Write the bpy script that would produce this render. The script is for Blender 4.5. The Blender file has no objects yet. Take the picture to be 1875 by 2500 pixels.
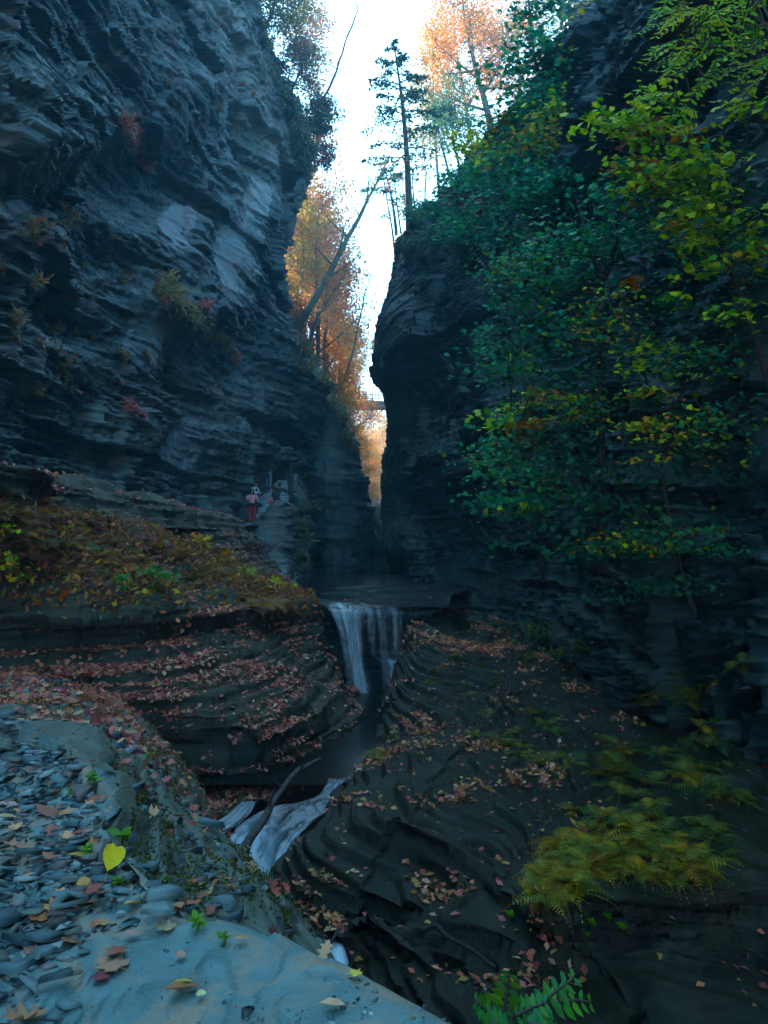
import bpy, math, random
import numpy as np
from mathutils import Vector, Matrix

R = math.radians
SC = bpy.context.scene
COL = SC.collection

# ------------------------------------------------------------------ camera, sky, sun, exposure
F, CX, CY, HZ = 1877.0, 937.5, 1250.0, 1330.0          # focal length and horizon in pixels of the 1875x2500 frame
TILT = math.atan((HZ - CY) / F)
cam_d = bpy.data.cameras.new('camera')
cam_d.sensor_fit = 'VERTICAL'; cam_d.sensor_height = 36.0; cam_d.lens = 36.0 * F / 2500.0
cam_d.clip_start = 0.05; cam_d.clip_end = 2000.0
cam = bpy.data.objects.new('camera', cam_d); COL.objects.link(cam)
cam.rotation_euler = (R(90) + TILT, 0, 0)
SC.camera = cam

SUN_EL, SUN_AZ = R(39), R(-34)                            # azimuth measured from straight ahead (+Y), negative to the left
world = bpy.data.worlds.new('World'); SC.world = world; world.use_nodes = True
wn, wl = world.node_tree.nodes, world.node_tree.links
bg = wn['Background']
sky = wn.new('ShaderNodeTexSky'); sky.sky_type = 'NISHITA'; sky.sun_disc = False
sky.sun_elevation = SUN_EL; sky.sun_rotation = SUN_AZ
sky.air_density = 1.0; sky.dust_density = 0.2; sky.ozone_density = 3.0
wl.new(sky.outputs[0], bg.inputs[0]); bg.inputs[1].default_value = 0.15

sun_d = bpy.data.lights.new('sun', 'SUN'); sun_d.energy = 5.0; sun_d.angle = R(0.5); sun_d.color = (1.0, 0.90, 0.76)
sun = bpy.data.objects.new('sun', sun_d); COL.objects.link(sun)
sdir = Vector((math.sin(SUN_AZ) * math.cos(SUN_EL), math.cos(SUN_AZ) * math.cos(SUN_EL), math.sin(SUN_EL)))
sun.rotation_euler = sdir.to_track_quat('Z', 'Y').to_euler()
sun.location = (0, 0, 60)

SC.view_settings.view_transform = 'Standard'; SC.view_settings.look = 'None'
SC.view_settings.exposure = 2.95; SC.view_settings.gamma = 1.0
SC.cycles.max_bounces = 6; SC.cycles.diffuse_bounces = 3; SC.cycles.glossy_bounces = 2
SC.cycles.transmission_bounces = 4; SC.cycles.transparent_max_bounces = 6; SC.cycles.volume_bounces = 0
SC.cycles.caustics_reflective = False; SC.cycles.caustics_refractive = False

# ------------------------------------------------------------------ helpers
ct, st = math.cos(TILT), math.sin(TILT)
def P(px, py, D):
    """world point at forward distance D (metres) seen at pixel px,py of the photograph"""
    v = CY - py
    yy = F * ct - v * st; zz = F * st + v * ct
    return np.array([(px - CX) / yy * D, D, zz / yy * D])

def proj(p):
    p = np.asarray(p); x, y, z = p[..., 0], p[..., 1], p[..., 2]
    d = y * ct + z * st; u = -y * st + z * ct
    d = np.maximum(d, 1e-3)
    return CX + x / d * F, CY - u / d * F

def tag(o, label=None, cat=None, group=None, kind=None):
    if label: o['label'] = label
    if cat: o['category'] = cat
    if group: o['group'] = group
    if kind: o['kind'] = kind
    return o

def empty(name, loc=(0, 0, 0), rz=0.0):
    o = bpy.data.objects.new(name, None); COL.objects.link(o)
    o.location = loc; o.rotation_euler = (0, 0, rz); o.empty_display_size = 0.2
    return o

def mesh_np(name, V, faces, mat=None, parent=None, cols=None, smooth=False, mats=None, midx=None):
    """V (n,3); faces: (m,k) array of equal polygons or list of arrays"""
    V = np.asarray(V, dtype=np.float32)
    if isinstance(faces, np.ndarray): faces = [faces]
    faces = [np.asarray(f, dtype=np.int32) for f in faces if len(f)]
    me = bpy.data.meshes.new(name)
    me.vertices.add(len(V)); me.vertices.foreach_set('co', V.ravel())
    loops = np.concatenate([f.ravel() for f in faces]) if faces else np.zeros(0, np.int32)
    cnt = np.concatenate([np.full(len(f), f.shape[1], np.int32) for f in faces]) if faces else np.zeros(0, np.int32)
    me.loops.add(len(loops)); me.loops.foreach_set('vertex_index', loops)
    me.polygons.add(len(cnt))
    start = np.concatenate([[0], np.cumsum(cnt)[:-1]]).astype(np.int32) if len(cnt) else cnt
    me.polygons.foreach_set('loop_start', start); me.polygons.foreach_set('loop_total', cnt)
    if smooth: me.polygons.foreach_set('use_smooth', np.ones(len(cnt), dtype=bool))
    if midx is not None: me.polygons.foreach_set('material_index', np.asarray(midx, np.int32))
    me.update(calc_edges=True)
    if cols is not None:
        ca = me.color_attributes.new('tint', 'FLOAT_COLOR', 'POINT')
        c4 = np.ones((len(V), 4), np.float32); c4[:, :3] = cols
        ca.data.foreach_set('color', c4.ravel())
    for m in (mats or ([mat] if mat else [])): me.materials.append(m)
    o = bpy.data.objects.new(name, me); COL.objects.link(o)
    if parent: o.parent = parent
    return o

def copy_tree(o, parent=None):
    c = o.copy(); COL.objects.link(c)
    if parent: c.parent = parent
    for ch in o.children: copy_tree(ch, c)
    return c

# ---- noise
def _h(ix, iy, iz, seed):
    seed = int(seed)
    n = (ix * 73856093) ^ (iy * 19349663) ^ (iz * 83492791) ^ (seed * 2654435761)
    n = n & 0xFFFFFFFF
    n = ((n ^ (n >> 15)) * 2246822519) & 0xFFFFFFFF
    n = ((n ^ (n >> 13)) * 3266489917) & 0xFFFFFFFF
    n = n ^ (n >> 16)
    return n.astype(np.float64) / 4294967295.0

def hash3(ix, iy, iz, seed=0):
    return _h(ix.astype(np.int64), iy.astype(np.int64), iz.astype(np.int64), seed)

def vnoise(p, seed=0):
    f = np.floor(p); i = f.astype(np.int64); t = p - f; t = t * t * (3 - 2 * t)
    x, y, z = i[:, 0], i[:, 1], i[:, 2]; tx, ty, tz = t[:, 0], t[:, 1], t[:, 2]
    def L(a, b, w): return a + (b - a) * w
    c = [[[_h(x + a, y + b, z + d, seed) for d in (0, 1)] for b in (0, 1)] for a in (0, 1)]
    r = L(L(L(c[0][0][0], c[1][0][0], tx), L(c[0][1][0], c[1][1][0], tx), ty),
          L(L(c[0][0][1], c[1][0][1], tx), L(c[0][1][1], c[1][1][1], tx), ty), tz)
    return r * 2 - 1

def fbm(p, octv=4, seed=0, gain=0.5):
    r = np.zeros(len(p)); a = 1.0; s = 0.0
    for k in range(octv):
        r += a * vnoise(p * (2.03 ** k) + 17.3 * k, seed + k); s += a; a *= gain
    return r / s

def sstep(a, b, x):
    t = np.clip((x - a) / (b - a), 0, 1); return t * t * (3 - 2 * t)

# ---- lofted patches
def crom(G, counts, axis):
    G = np.moveaxis(np.asarray(G, float), axis, 0)
    n = G.shape[0]
    ext = np.concatenate([2 * G[:1] - G[1:2], G, 2 * G[-1:] - G[-2:-1]])
    out = []
    for i in range(n - 1):
        p0, p1, p2, p3 = ext[i], ext[i + 1], ext[i + 2], ext[i + 3]
        m = counts[i]
        t = np.arange(m + (1 if i == n - 2 else 0)) / m
        t = t.reshape((-1,) + (1,) * (G.ndim - 1))
        k = 0.42                                              # slightly tight Catmull-Rom
        m1, m2 = (p2 - p0) * k, (p3 - p1) * k
        out.append((2*t**3 - 3*t**2 + 1) * p1 + (t**3 - 2*t**2 + t) * m1 + (-2*t**3 + 3*t**2) * p2 + (t**3 - t**2) * m2)
    return np.moveaxis(np.concatenate(out), 0, axis)

def loft(ctrl, pu, pv, cap=400):
    """ctrl[row][col] = world points; pu,pv = sample pitch in metres along columns / rows (scalar or list per span)"""
    G = np.array(ctrl, float)
    lr = np.linalg.norm(np.diff(G, axis=0), axis=2).mean(axis=1)
    lc = np.linalg.norm(np.diff(G, axis=1), axis=2).mean(axis=0)
    pv = np.broadcast_to(pv, lr.shape); pu = np.broadcast_to(pu, lc.shape)
    cr = [int(np.clip(round(l / p), 2, cap)) for l, p in zip(lr, pv)]
    cc = [int(np.clip(round(l / p), 2, cap)) for l, p in zip(lc, pu)]
    return crom(crom(G, cr, 0), cc, 1)

def grid_normals(S):
    du = np.gradient(S, axis=1); dv = np.gradient(S, axis=0)
    N = np.cross(du, dv); N /= np.linalg.norm(N, axis=2, keepdims=True) + 1e-9
    return N

def grid_faces(r, c):
    i = np.arange(r * c).reshape(r, c)
    return np.stack([i[:-1, :-1].ravel(), i[:-1, 1:].ravel(), i[1:, 1:].ravel(), i[1:, :-1].ravel()], 1)

_rng = np.random.RandomState(5)
def make_beds(tmin, tmax, seed):
    g = np.random.RandomState(seed); t = np.exp(g.uniform(math.log(tmin), math.log(tmax), 4000))
    b = -12 + np.concatenate([[0], np.cumsum(t)]); return b[b < 62]
BEDS_F = make_beds(0.05, 0.22, 1); BEDS_M = make_beds(0.16, 0.7, 2); BEDS_C = make_beds(0.8, 3.2, 3)

def beds(Pf, B, seed, lmin, lmax, warp=0.0, ang=33):
    """per-bed, per-joint-block random offset in [-1,1] and position inside the bed"""
    z = Pf[:, 2].copy()
    if warp: z += warp * fbm(Pf * np.array([0.25, 0.25, 0.0]), 2, seed + 90)
    k = np.clip(np.searchsorted(B, z) - 1, 0, len(B) - 2)
    fr = np.clip((z - B[k]) / (B[k + 1] - B[k]), 0, 1)
    kk = k.astype(np.int64); o = np.zeros_like(kk)
    a = R(ang) + (hash3(kk, o, o, seed + 1) - .5) * 0.35
    L1 = lmin + (lmax - lmin) * hash3(kk, o, o, seed + 2); L2 = lmin + (lmax - lmin) * hash3(kk, o, o, seed + 3)
    x, y = Pf[:, 0] + 0.13 * fbm(Pf * 0.9, 2, seed + 7), Pf[:, 1] + 0.13 * fbm(Pf * 0.9 + 5, 2, seed + 8)
    u = np.floor((x * np.cos(a) + y * np.sin(a)) / L1 + 40 * hash3(kk, o, o, seed + 4))
    v = np.floor((-x * np.sin(a) + y * np.cos(a)) / L2 + 40 * hash3(kk, o, o, seed + 5))
    off = 0.45 * (hash3(kk, o, o, seed + 6) * 2 - 1) + 0.55 * (hash3(kk, u, v, seed + 9) * 2 - 1)
    return off, fr, k, B

def rockify(S, big=0.5, mid=0.2, fine=0.06, lump=0.4, seed=1, warp=0.1, flip=False, terr=0.0, slick=None, ang=33, fade=None, tb=None, lf=0.22, crisp=0.55, dip=(0, 0)):
    TB = BEDS_M if tb is None else tb
    """displace a smooth lofted surface into layered, jointed slate"""
    r, c, _ = S.shape
    N = grid_normals(S).reshape(-1, 3) * (-1 if flip else 1)
    Q = S.reshape(-1, 3).copy()
    nz = np.abs(N[:, 2])
    H = N.copy(); H[:, 2] *= 0.25; H /= np.linalg.norm(H, axis=1, keepdims=True) + 1e-9
    w = np.ones(len(Q)) if fade is None else fade.reshape(-1)
    Q += N * (lump * w * fbm(Q * lf, 4, seed))[:, None]
    if terr:
        z = Q[:, 2] + 0.06 * fbm(Q * 0.7, 3, seed + 3) + dip[0] * Q[:, 0] + dip[1] * Q[:, 1]
        k = np.clip(np.searchsorted(TB, z) - 1, 0, len(TB) - 2)
        t = TB[k + 1] - TB[k]; fr = np.clip((z - TB[k]) / t, 0, 1)
        zt = TB[k] + t * sstep(crisp, 1.0, fr)
        Q[:, 2] += (zt - z) * terr * w
    s = w * np.clip(1.25 - nz, 0.25, 1.0)
    if slick is not None: s = s * (1 - slick.reshape(-1))
    oc, fc, _, _ = beds(Q, BEDS_C, seed + 20, 2.0, 5.5, warp, ang)
    om, fm, _, _ = beds(Q, BEDS_M, seed + 40, 0.5, 2.2, warp, ang)
    of, ff, _, _ = beds(Q, BEDS_F, seed + 60, 0.2, 0.9, warp, ang)
    d = big * oc + mid * om + fine * of - (0.35 * fine) * np.abs(2 * ff - 1) ** 5 - 0.5 * mid * np.abs(2 * fm - 1) ** 8
    d += 0.35 * fine * fbm(Q * 6.0, 2, seed + 80)
    Q += H * (d * s)[:, None]
    return Q.reshape(r, c, 3)

def bumpy(S, items):
    """push places of a surface out (+) or in (-): items of (px, py, rx, ry, amount, power)"""
    N = grid_normals(S); px, py = proj(S)
    tow = -S / np.linalg.norm(S, axis=2, keepdims=True)
    sg = np.sign((N * tow).sum(2))[..., None]; N = N * sg
    D = np.zeros(S.shape[:2])
    for (x, y, rx, ry, a, rot) in items:
        c, s = math.cos(R(rot)), math.sin(R(rot))
        dx, dy = px - x, py - y
        u = (dx * c + dy * s) / rx; v = (-dx * s + dy * c) / ry
        q = u ** 2 + v ** 2
        D += a * np.exp(-q ** 1.6)
    return S + N * D[..., None]
# ------------------------------------------------------------------ materials
def new_mat(name):
    m = bpy.data.materials.new(name); m.use_nodes = True
    nt = m.node_tree; b = nt.nodes['Principled BSDF']
    return m, nt, b

def N_(nt, t, **kw):
    n = nt.nodes.new(t)
    for k, v in kw.items():
        if k in n.inputs.keys() if hasattr(n.inputs, 'keys') else False: n.inputs[k].default_value = v
        else: setattr(n, k, v)
    return n

def ramp(nt, stops):
    n = nt.nodes.new('ShaderNodeValToRGB'); e = n.color_ramp.elements
    while len(e) < len(stops): e.new(0.5)
    for el, (p, c) in zip(e, stops):
        el.position = p; el.color = (c[0], c[1], c[2], 1) if len(c) == 3 else c
    return n

def noise(nt, vec, scale, detail=4, rough=0.55, dist=0.0):
    n = nt.nodes.new('ShaderNodeTexNoise'); n.inputs['Scale'].default_value = scale
    n.inputs['Detail'].default_value = detail; n.inputs['Roughness'].default_value = rough
    n.inputs['Distortion'].default_value = dist
    nt.links.new(vec, n.inputs['Vector']); return n

def mapping(nt, vec, sc):
    m = nt.nodes.new('ShaderNodeMapping'); m.inputs['Scale'].default_value = sc
    nt.links.new(vec, m.inputs['Vector']); return m.outputs[0]

def mix(nt, fac, a, b, mode='MIX'):
    n = nt.nodes.new('ShaderNodeMix'); n.data_type = 'RGBA'; n.blend_type = mode
    for sock, v in ((n.inputs['Factor'], fac), (n.inputs['A'], a), (n.inputs['B'], b)):
        pass
    ins = [s for s in n.inputs if s.enabled]
    f_, a_, b_ = n.inputs[0], n.inputs[6], n.inputs[7]
    for sock, v in ((f_, fac), (a_, a), (b_, b)):
        if hasattr(v, 'links'): nt.links.new(v, sock)
        elif isinstance(v, (tuple, list)): sock.default_value = (v[0], v[1], v[2], 1)
        else: sock.default_value = v
    return n.outputs[2]

def math_(nt, op, a, b=None, clamp=False):
    n = nt.nodes.new('ShaderNodeMath'); n.operation = op; n.use_clamp = clamp
    for i, v in enumerate((a, b)):
        if v is None: continue
        if hasattr(v, 'links'): nt.links.new(v, n.inputs[i])
        else: n.inputs[i].default_value = v
    return n.outputs[0]

def mrange(nt, v, a, b, c=0.0, d=1.0):
    n = nt.nodes.new('ShaderNodeMapRange'); nt.links.new(v, n.inputs[0])
    for i, x in enumerate((a, b, c, d)): n.inputs[i + 1].default_value = x
    return n.outputs[0]

def rock_mat(name, dark, mid_, pale, moss=None, moss_amt=0.0, rough=0.62, bump=0.5, fine=1.0, stain=None, stain_amt=0.0, red=0.0, spec=0.5, bands=1.0, sr=(0.50, 0.68)):
    dark, mid_, pale = [(c[0] * .80, c[1], c[2] * 1.0) for c in (dark, mid_, pale)]
    m, nt, b = new_mat(name); L = nt.links
    geo = nt.nodes.new('ShaderNodeNewGeometry'); pos = geo.outputs['Position']
    flat = mapping(nt, pos, (0.6 * fine, 0.6 * fine, 5.0 * fine))
    n1 = noise(nt, flat, 1.0, 6, 0.65, 0.3)
    n2 = noise(nt, pos, 0.35 * fine, 5, 0.6, 0.6)
    n3 = noise(nt, mapping(nt, pos, (1.5 * fine, 1.5 * fine, 22 * fine)), 1.0, 4, 0.7)
    f = math_(nt, 'ADD', math_(nt, 'MULTIPLY', n1.outputs[0], 0.55), math_(nt, 'MULTIPLY', n2.outputs[0], 0.45))
    rp = ramp(nt, [(0.32, dark), (0.50, mid_), (0.66, pale)]); L.new(f, rp.inputs[0])
    col = rp.outputs[0]
    bandv = mrange(nt, n3.outputs[0], 0.3, 0.7, 1 - 0.38 * bands, 1 + 0.25 * bands)
    hs = nt.nodes.new('ShaderNodeHueSaturation'); L.new(col, hs.inputs['Color']); L.new(bandv, hs.inputs['Value'])
    col = hs.outputs[0]
    if stain:
        ns = noise(nt, mapping(nt, pos, (1.0, 1.0, 0.6)), 1.4 * fine, 5, 0.65, 0.8)
        fs = mrange(nt, ns.outputs[0], sr[0], sr[1], 0.0, stain_amt)
        col = mix(nt, fs, col, stain)
    if moss:
        sep = nt.nodes.new('ShaderNodeSeparateXYZ'); L.new(geo.outputs['Normal'], sep.inputs[0])
        nm = noise(nt, pos, 1.7 * fine, 6, 0.7, 0.5)
        up = mrange(nt, sep.outputs[2], 0.05, 0.75, 0.0, 0.5)
        fm = mrange(nt, math_(nt, 'ADD', up, math_(nt, 'MULTIPLY', nm.outputs[0], 0.75)), 0.55, 0.82, 0.0, moss_amt)
        nm2 = noise(nt, pos, 9 * fine, 3)
        mc = ramp(nt, [(0.35, (moss[0] * 0.45, moss[1] * 0.45, moss[2] * 0.5)), (0.65, moss)]); L.new(nm2.outputs[0], mc.inputs[0])
        col = mix(nt, fm, col, mc.outputs[0])
    L.new(col, b.inputs['Base Color'])
    rr = mrange(nt, n2.outputs[0], 0.3, 0.7, rough - 0.14, rough + 0.12); L.new(rr, b.inputs['Roughness'])
    b.inputs['Specular IOR Level'].default_value = spec
    nb = noise(nt, mapping(nt, pos, (5 * fine, 5 * fine, 30 * fine)), 1.0, 5, 0.7)
    nb2 = noise(nt, pos, 22 * fine, 4, 0.7)
    h = math_(nt, 'ADD', math_(nt, 'MULTIPLY', nb.outputs[0], 0.8), math_(nt, 'MULTIPLY', nb2.outputs[0], 0.35))
    bp = nt.nodes.new('ShaderNodeBump'); bp.inputs['Strength'].default_value = bump; bp.inputs['Distance'].default_value = 0.06 / fine
    L.new(h, bp.inputs['Height']); L.new(bp.outputs[0], b.inputs['Normal'])
    return m

def leaf_mat(name, trans=0.45, rough=0.55, bright=1.0, sat=1.0):
    m, nt, b = new_mat(name); L = nt.links
    at = nt.nodes.new('ShaderNodeAttribute'); at.attribute_name = 'tint'
    geo = nt.nodes.new('ShaderNodeNewGeometry')
    nn = noise(nt, geo.outputs['Position'], 9.0, 3)
    hs = nt.nodes.new('ShaderNodeHueSaturation'); L.new(at.outputs[0], hs.inputs['Color'])
    hs.inputs['Saturation'].default_value = sat
    L.new(mrange(nt, nn.outputs[0], 0.3, 0.7, 0.78 * bright, 1.18 * bright), hs.inputs['Value'])
    L.new(hs.outputs[0], b.inputs['Base Color']); b.inputs['Roughness'].default_value = rough
    b.inputs['Specular IOR Level'].default_value = 0.35
    tr = nt.nodes.new('ShaderNodeBsdfTranslucent'); L.new(hs.outputs[0], tr.inputs[0])
    mx = nt.nodes.new('ShaderNodeMixShader'); mx.inputs[0].default_value = trans
    L.new(b.outputs[0], mx.inputs[1]); L.new(tr.outputs[0], mx.inputs[2])
    L.new(mx.outputs[0], nt.nodes['Material Output'].inputs[0])
    return m

def plain_mat(name, col, rough=0.7, var=0.25, scale=8.0, bump=0.0, metal=0.0, stretch=(1, 1, 1), spec=0.4):
    m, nt, b = new_mat(name); L = nt.links
    tc = nt.nodes.new('ShaderNodeTexCoord')
    n = noise(nt, mapping(nt, tc.outputs['Object'], stretch), scale, 4, 0.6)
    hs = nt.nodes.new('ShaderNodeHueSaturation'); hs.inputs['Color'].default_value = (*col, 1)
    L.new(mrange(nt, n.outputs[0], 0.25, 0.75, 1 - var, 1 + var), hs.inputs['Value'])
    L.new(hs.outputs[0], b.inputs['Base Color']); b.inputs['Roughness'].default_value = rough
    b.inputs['Metallic'].default_value = metal; b.inputs['Specular IOR Level'].default_value = spec
    if bump:
        bp = nt.nodes.new('ShaderNodeBump'); bp.inputs['Strength'].default_value = bump; bp.inputs['Distance'].default_value = 0.02
        L.new(n.outputs[0], bp.inputs['Height']); L.new(bp.outputs[0], b.inputs['Normal'])
    return m

M = {}
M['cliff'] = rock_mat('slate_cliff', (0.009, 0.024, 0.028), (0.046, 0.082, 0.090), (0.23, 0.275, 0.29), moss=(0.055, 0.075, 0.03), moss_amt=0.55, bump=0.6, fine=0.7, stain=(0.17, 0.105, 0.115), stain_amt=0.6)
M['cliff_right'] = rock_mat('slate_cliff_shaded', (0.006, 0.019, 0.023), (0.020, 0.046, 0.052), (0.062, 0.105, 0.112), moss=(0.04, 0.06, 0.022), moss_amt=0.5, bump=0.6, fine=0.7)  # darker copy of the cliff slate, with shade put into its colour
M['pale'] = rock_mat('slate_pale', (0.06, 0.10, 0.105), (0.12, 0.165, 0.17), (0.20, 0.25, 0.25), moss=(0.055, 0.075, 0.03), moss_amt=0.3, bump=0.5, fine=0.8)
M['fresh'] = rock_mat('slate_fresh_break', (0.10, 0.13, 0.145), (0.17, 0.20, 0.215), (0.26, 0.28, 0.30), rough=0.6, bump=0.7, fine=0.8, stain=(0.23, 0.17, 0.19), stain_amt=0.6, bands=1.0)
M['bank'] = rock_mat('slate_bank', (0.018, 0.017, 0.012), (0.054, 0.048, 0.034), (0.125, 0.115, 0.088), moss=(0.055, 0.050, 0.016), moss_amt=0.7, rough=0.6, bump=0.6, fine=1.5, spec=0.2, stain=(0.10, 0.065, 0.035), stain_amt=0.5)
M['bank_right'] = rock_mat('slate_bank_wet_shaded', (0.006, 0.007, 0.006), (0.019, 0.019, 0.015), (0.075, 0.072, 0.055), moss=(0.030, 0.034, 0.012), moss_amt=0.5, rough=0.58, bump=0.7, fine=2.2, spec=0.2, stain=(0.09, 0.055, 0.03), stain_amt=0.5)  # bank slate darkened further, so its colour carries the shade of the gorge
M['lip'] = rock_mat('slate_lip_wet', (0.004, 0.007, 0.007), (0.012, 0.018, 0.018), (0.035, 0.045, 0.044), rough=0.6, bump=0.7, fine=1.5, spec=0.1)
M['near'] = rock_mat('slate_near', (0.040, 0.046, 0.036), (0.105, 0.120, 0.100), (0.23, 0.25, 0.23), moss=(0.09, 0.08, 0.018), moss_amt=0.4, rough=0.66, bump=0.6, fine=4.0, stain=(0.16, 0.10, 0.05), stain_amt=0.5, bands=0.6)
M['slab'] = rock_mat('slab_stone', (0.060, 0.115, 0.115), (0.135, 0.215, 0.210), (0.27, 0.345, 0.335), rough=0.66, bump=0.9, fine=5.0, stain=(0.40, 0.24, 0.13), stain_amt=0.85, bands=0.5, sr=(0.46, 0.66))
M['path'] = rock_mat('slate_path', (0.09, 0.11, 0.11), (0.15, 0.17, 0.165), (0.22, 0.235, 0.225), rough=0.7, bump=0.4, fine=2.0, bands=0.3)
M['soil'] = plain_mat('forest_soil', (0.07, 0.05, 0.03), 0.95, 0.5, 0.6)
M['leaf'] = leaf_mat('leaf', 0.45, sat=1.15)
M['litter'] = leaf_mat('dry_leaf', 0.15, 0.7, bright=1.08, sat=1.0)
M['fern'] = leaf_mat('fern_frond', 0.35, 0.6, sat=1.1)
M['bark'] = plain_mat('bark', (0.075, 0.060, 0.050), 0.9, 0.45, 14.0, 0.6, stretch=(1, 1, 0.2))
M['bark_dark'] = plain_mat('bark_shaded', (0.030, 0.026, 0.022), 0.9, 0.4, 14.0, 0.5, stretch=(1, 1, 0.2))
M['bark_pale'] = plain_mat('bark_pale', (0.17, 0.125, 0.105), 0.85, 0.4, 16.0, 0.5, stretch=(1, 1, 0.25))

def water_mat(name, tint, rough, alpha=1.0, foam=0.0, stretch=(1, 1, 1), scale=4.0):
    m, nt, b = new_mat(name); L = nt.links
    at = nt.nodes.new('ShaderNodeAttribute'); at.attribute_name = 'tint'
    uvv = at.outputs['Vector']
    b.inputs['Base Color'].default_value = (*tint, 1); b.inputs['Roughness'].default_value = rough
    b.inputs['Specular IOR Level'].default_value = 0.6
    if foam:
        n = noise(nt, mapping(nt, uvv, stretch), scale, 5, 0.6, 0.2)
        sep = nt.nodes.new('ShaderNodeSeparateColor'); L.new(at.outputs[0], sep.inputs[0])
        f = mrange(nt, math_(nt, 'ADD', n.outputs[0], math_(nt, 'MULTIPLY', sep.outputs[2], 1.0)), 0.62, 1.25, 0.0, foam)
        col = mix(nt, f, tint, (0.42, 0.56, 0.62)); L.new(col, b.inputs['Base Color'])
        if alpha < 1:
            L.new(mrange(nt, f, 0.0, foam, alpha, 1.0), b.inputs['Alpha'])
        bp = nt.nodes.new('ShaderNodeBump'); bp.inputs['Strength'].default_value = 0.3; bp.inputs['Distance'].default_value = 0.05
        L.new(n.outputs[0], bp.inputs['Height']); L.new(bp.outputs[0], b.inputs['Normal'])
    else:
        geo = nt.nodes.new('ShaderNodeNewGeometry')
        n = noise(nt, geo.outputs['Position'], scale, 3)
        bp = nt.nodes.new('ShaderNodeBump'); bp.inputs['Strength'].default_value = 0.12; bp.inputs['Distance'].default_value = 0.03
        L.new(n.outputs[0], bp.inputs['Height']); L.new(bp.outputs[0], b.inputs['Normal'])
    return m
M['pool'] = water_mat('pool_water', (0.010, 0.011, 0.009), 0.18, scale=3.0)
M['pool'].node_tree.nodes['Principled BSDF'].inputs['Specular IOR Level'].default_value = 0.06
M['fall'] = water_mat('fall_water', (0.05, 0.08, 0.09), 0.3, alpha=0.05, foam=1.0, stretch=(6, 0.45, 0), scale=1.0)
M['rapid'] = water_mat('rapid_water', (0.03, 0.045, 0.05), 0.25, foam=1.0, stretch=(8, 0.55, 0), scale=1.0)
# ------------------------------------------------------------------ the gorge
BEDS_L = make_beds(0.06, 0.42, 8)
BEDS_T = make_beds(0.035, 0.17, 7)
def rows_P(rows): return [[P(*t) for t in r] for r in rows]

PATCH = {}
def patch(name, S, mat, **kw):
    r, c, _ = S.shape
    o = mesh_np(name, S.reshape(-1, 3), grid_faces(r, c), mat)
    tag(o, kind='structure')
    PATCH[name] = S
    return o

# left cliff: columns run from near (left) to far (right) and round the corner
cols_D = [9.5, 13.0, 17.0, 21.0, 25.5, 31.0, 36.0, 40.5, 47.0, 56.0, 66.0]
pyr   = [-900, -560, -200, 0, 190, 400, 600, 800, 950, 1080, 1200, 1330]
leanr = [0.97, 0.95, 0.94, 0.94, 0.945, 0.955, 0.965, 0.975, 0.985, 0.995, 1.0, 1.0]
corner = [440, 478, 538, 575, 632, 685, 630, 615, 628, 645, 650, 650]
silh   = [485, 510, 555, 590, 668, 728, 656, 708, 765, 735, 740, 740]
rows = []
for i, py in enumerate(pyr):
    xs = [-800, -350, 0, 150, 300, 450, 555, corner[i], silh[i], silh[i] - 60, silh[i] - 300]
    xs[6] = min(xs[6], corner[i] - 45)
    xs[5] = min(xs[5], xs[6] - 70)
    rr = []
    for j, (x, D) in enumerate(zip(xs, cols_D)):
        d = D * (leanr[i] if j < 8 else 1.0)
        yy = py
        if py > 1100:                                            # wall foot follows the path
            foot = [1290, 1275, 1262, 1262, 1268, 1280, 1285, 1250, 1260, 1240, 1240][j]
            yy = py if py < 1150 else min(py, foot) + (40 if py > 1300 else 0)
        rr.append((x, yy, d))
    rows.append(rr)
ctrl = rows_P(rows)
for rr in ctrl:                                                  # round the corner the wall simply runs away from the gorge
    rr[9] = rr[8] + np.array([-2.0, 9.0, 0.5]); rr[10] = rr[8] + np.array([-12.0, 20.0, 1.0])
top = [p + np.array([-14, 10, 5.0]) for p in ctrl[0]]
ctrl = [top] + ctrl + [[np.array([p[0], p[1], -5.2]) for p in ctrl[-1]]]
for rr in ctrl:                                                  # and runs on behind the camera at the near end
    z = rr[0][2]; rr[:0] = [np.array([-9.5, -28.0, z]), np.array([-9.0, -12.0, z]), np.array([-8.6, 0.0, z])]
S = loft(ctrl, [.7, .6, .5, 0.30, .14, .055, .055, .06, .06, .065, .10, .22, .4], [0.8, 0.35, 0.20, .065, .055, .05, .05, .05, .05, .05, .05, .09, .3])
S = bumpy(S, [(330, 430, 130, 95, -2.2, 28), (120, 300, 190, 110, 0.9, 25), (520, 900, 120, 110, -1.3, 20), (430, 770, 120, 60, 0.8, 33),
              (350, 840, 80, 90, 0.35, 0), (250, 640, 110, 90, -0.7, 20), (640, 560, 70, 160, 0.5, 10), (60, 480, 100, 60, -0.8, 15),
              (40, 360, 80, 50, 0.6, 15), (180, 790, 150, 60, -0.5, 10), (120, 900, 160, 60, 0.3, 8), (470, 250, 140, 60, 0.7, 40), (560, 330, 80, 40, -0.5, 40)])
px_, py_ = proj(S)
def blob(x, y, rx, ry, rot=0):
    c, s = math.cos(R(rot)), math.sin(R(rot)); dx, dy = px_ - x, py_ - y
    return np.exp(-(((dx * c + dy * s) / rx) ** 2 + ((-dx * s + dy * c) / ry) ** 2) ** 2)
slick = 0.85 * np.clip(blob(570, 620, 62, 105, 12) + blob(430, 545, 48, 70, 20) + blob(375, 830, 75, 75) + blob(640, 480, 60, 50) + blob(440, 1090, 60, 70) + blob(30, 500, 50, 45), 0, 1)
S = rockify(S, big=0.75, mid=0.34, fine=0.14, lump=0.7, seed=11, warp=0.35, slick=slick, flip=False)
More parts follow.
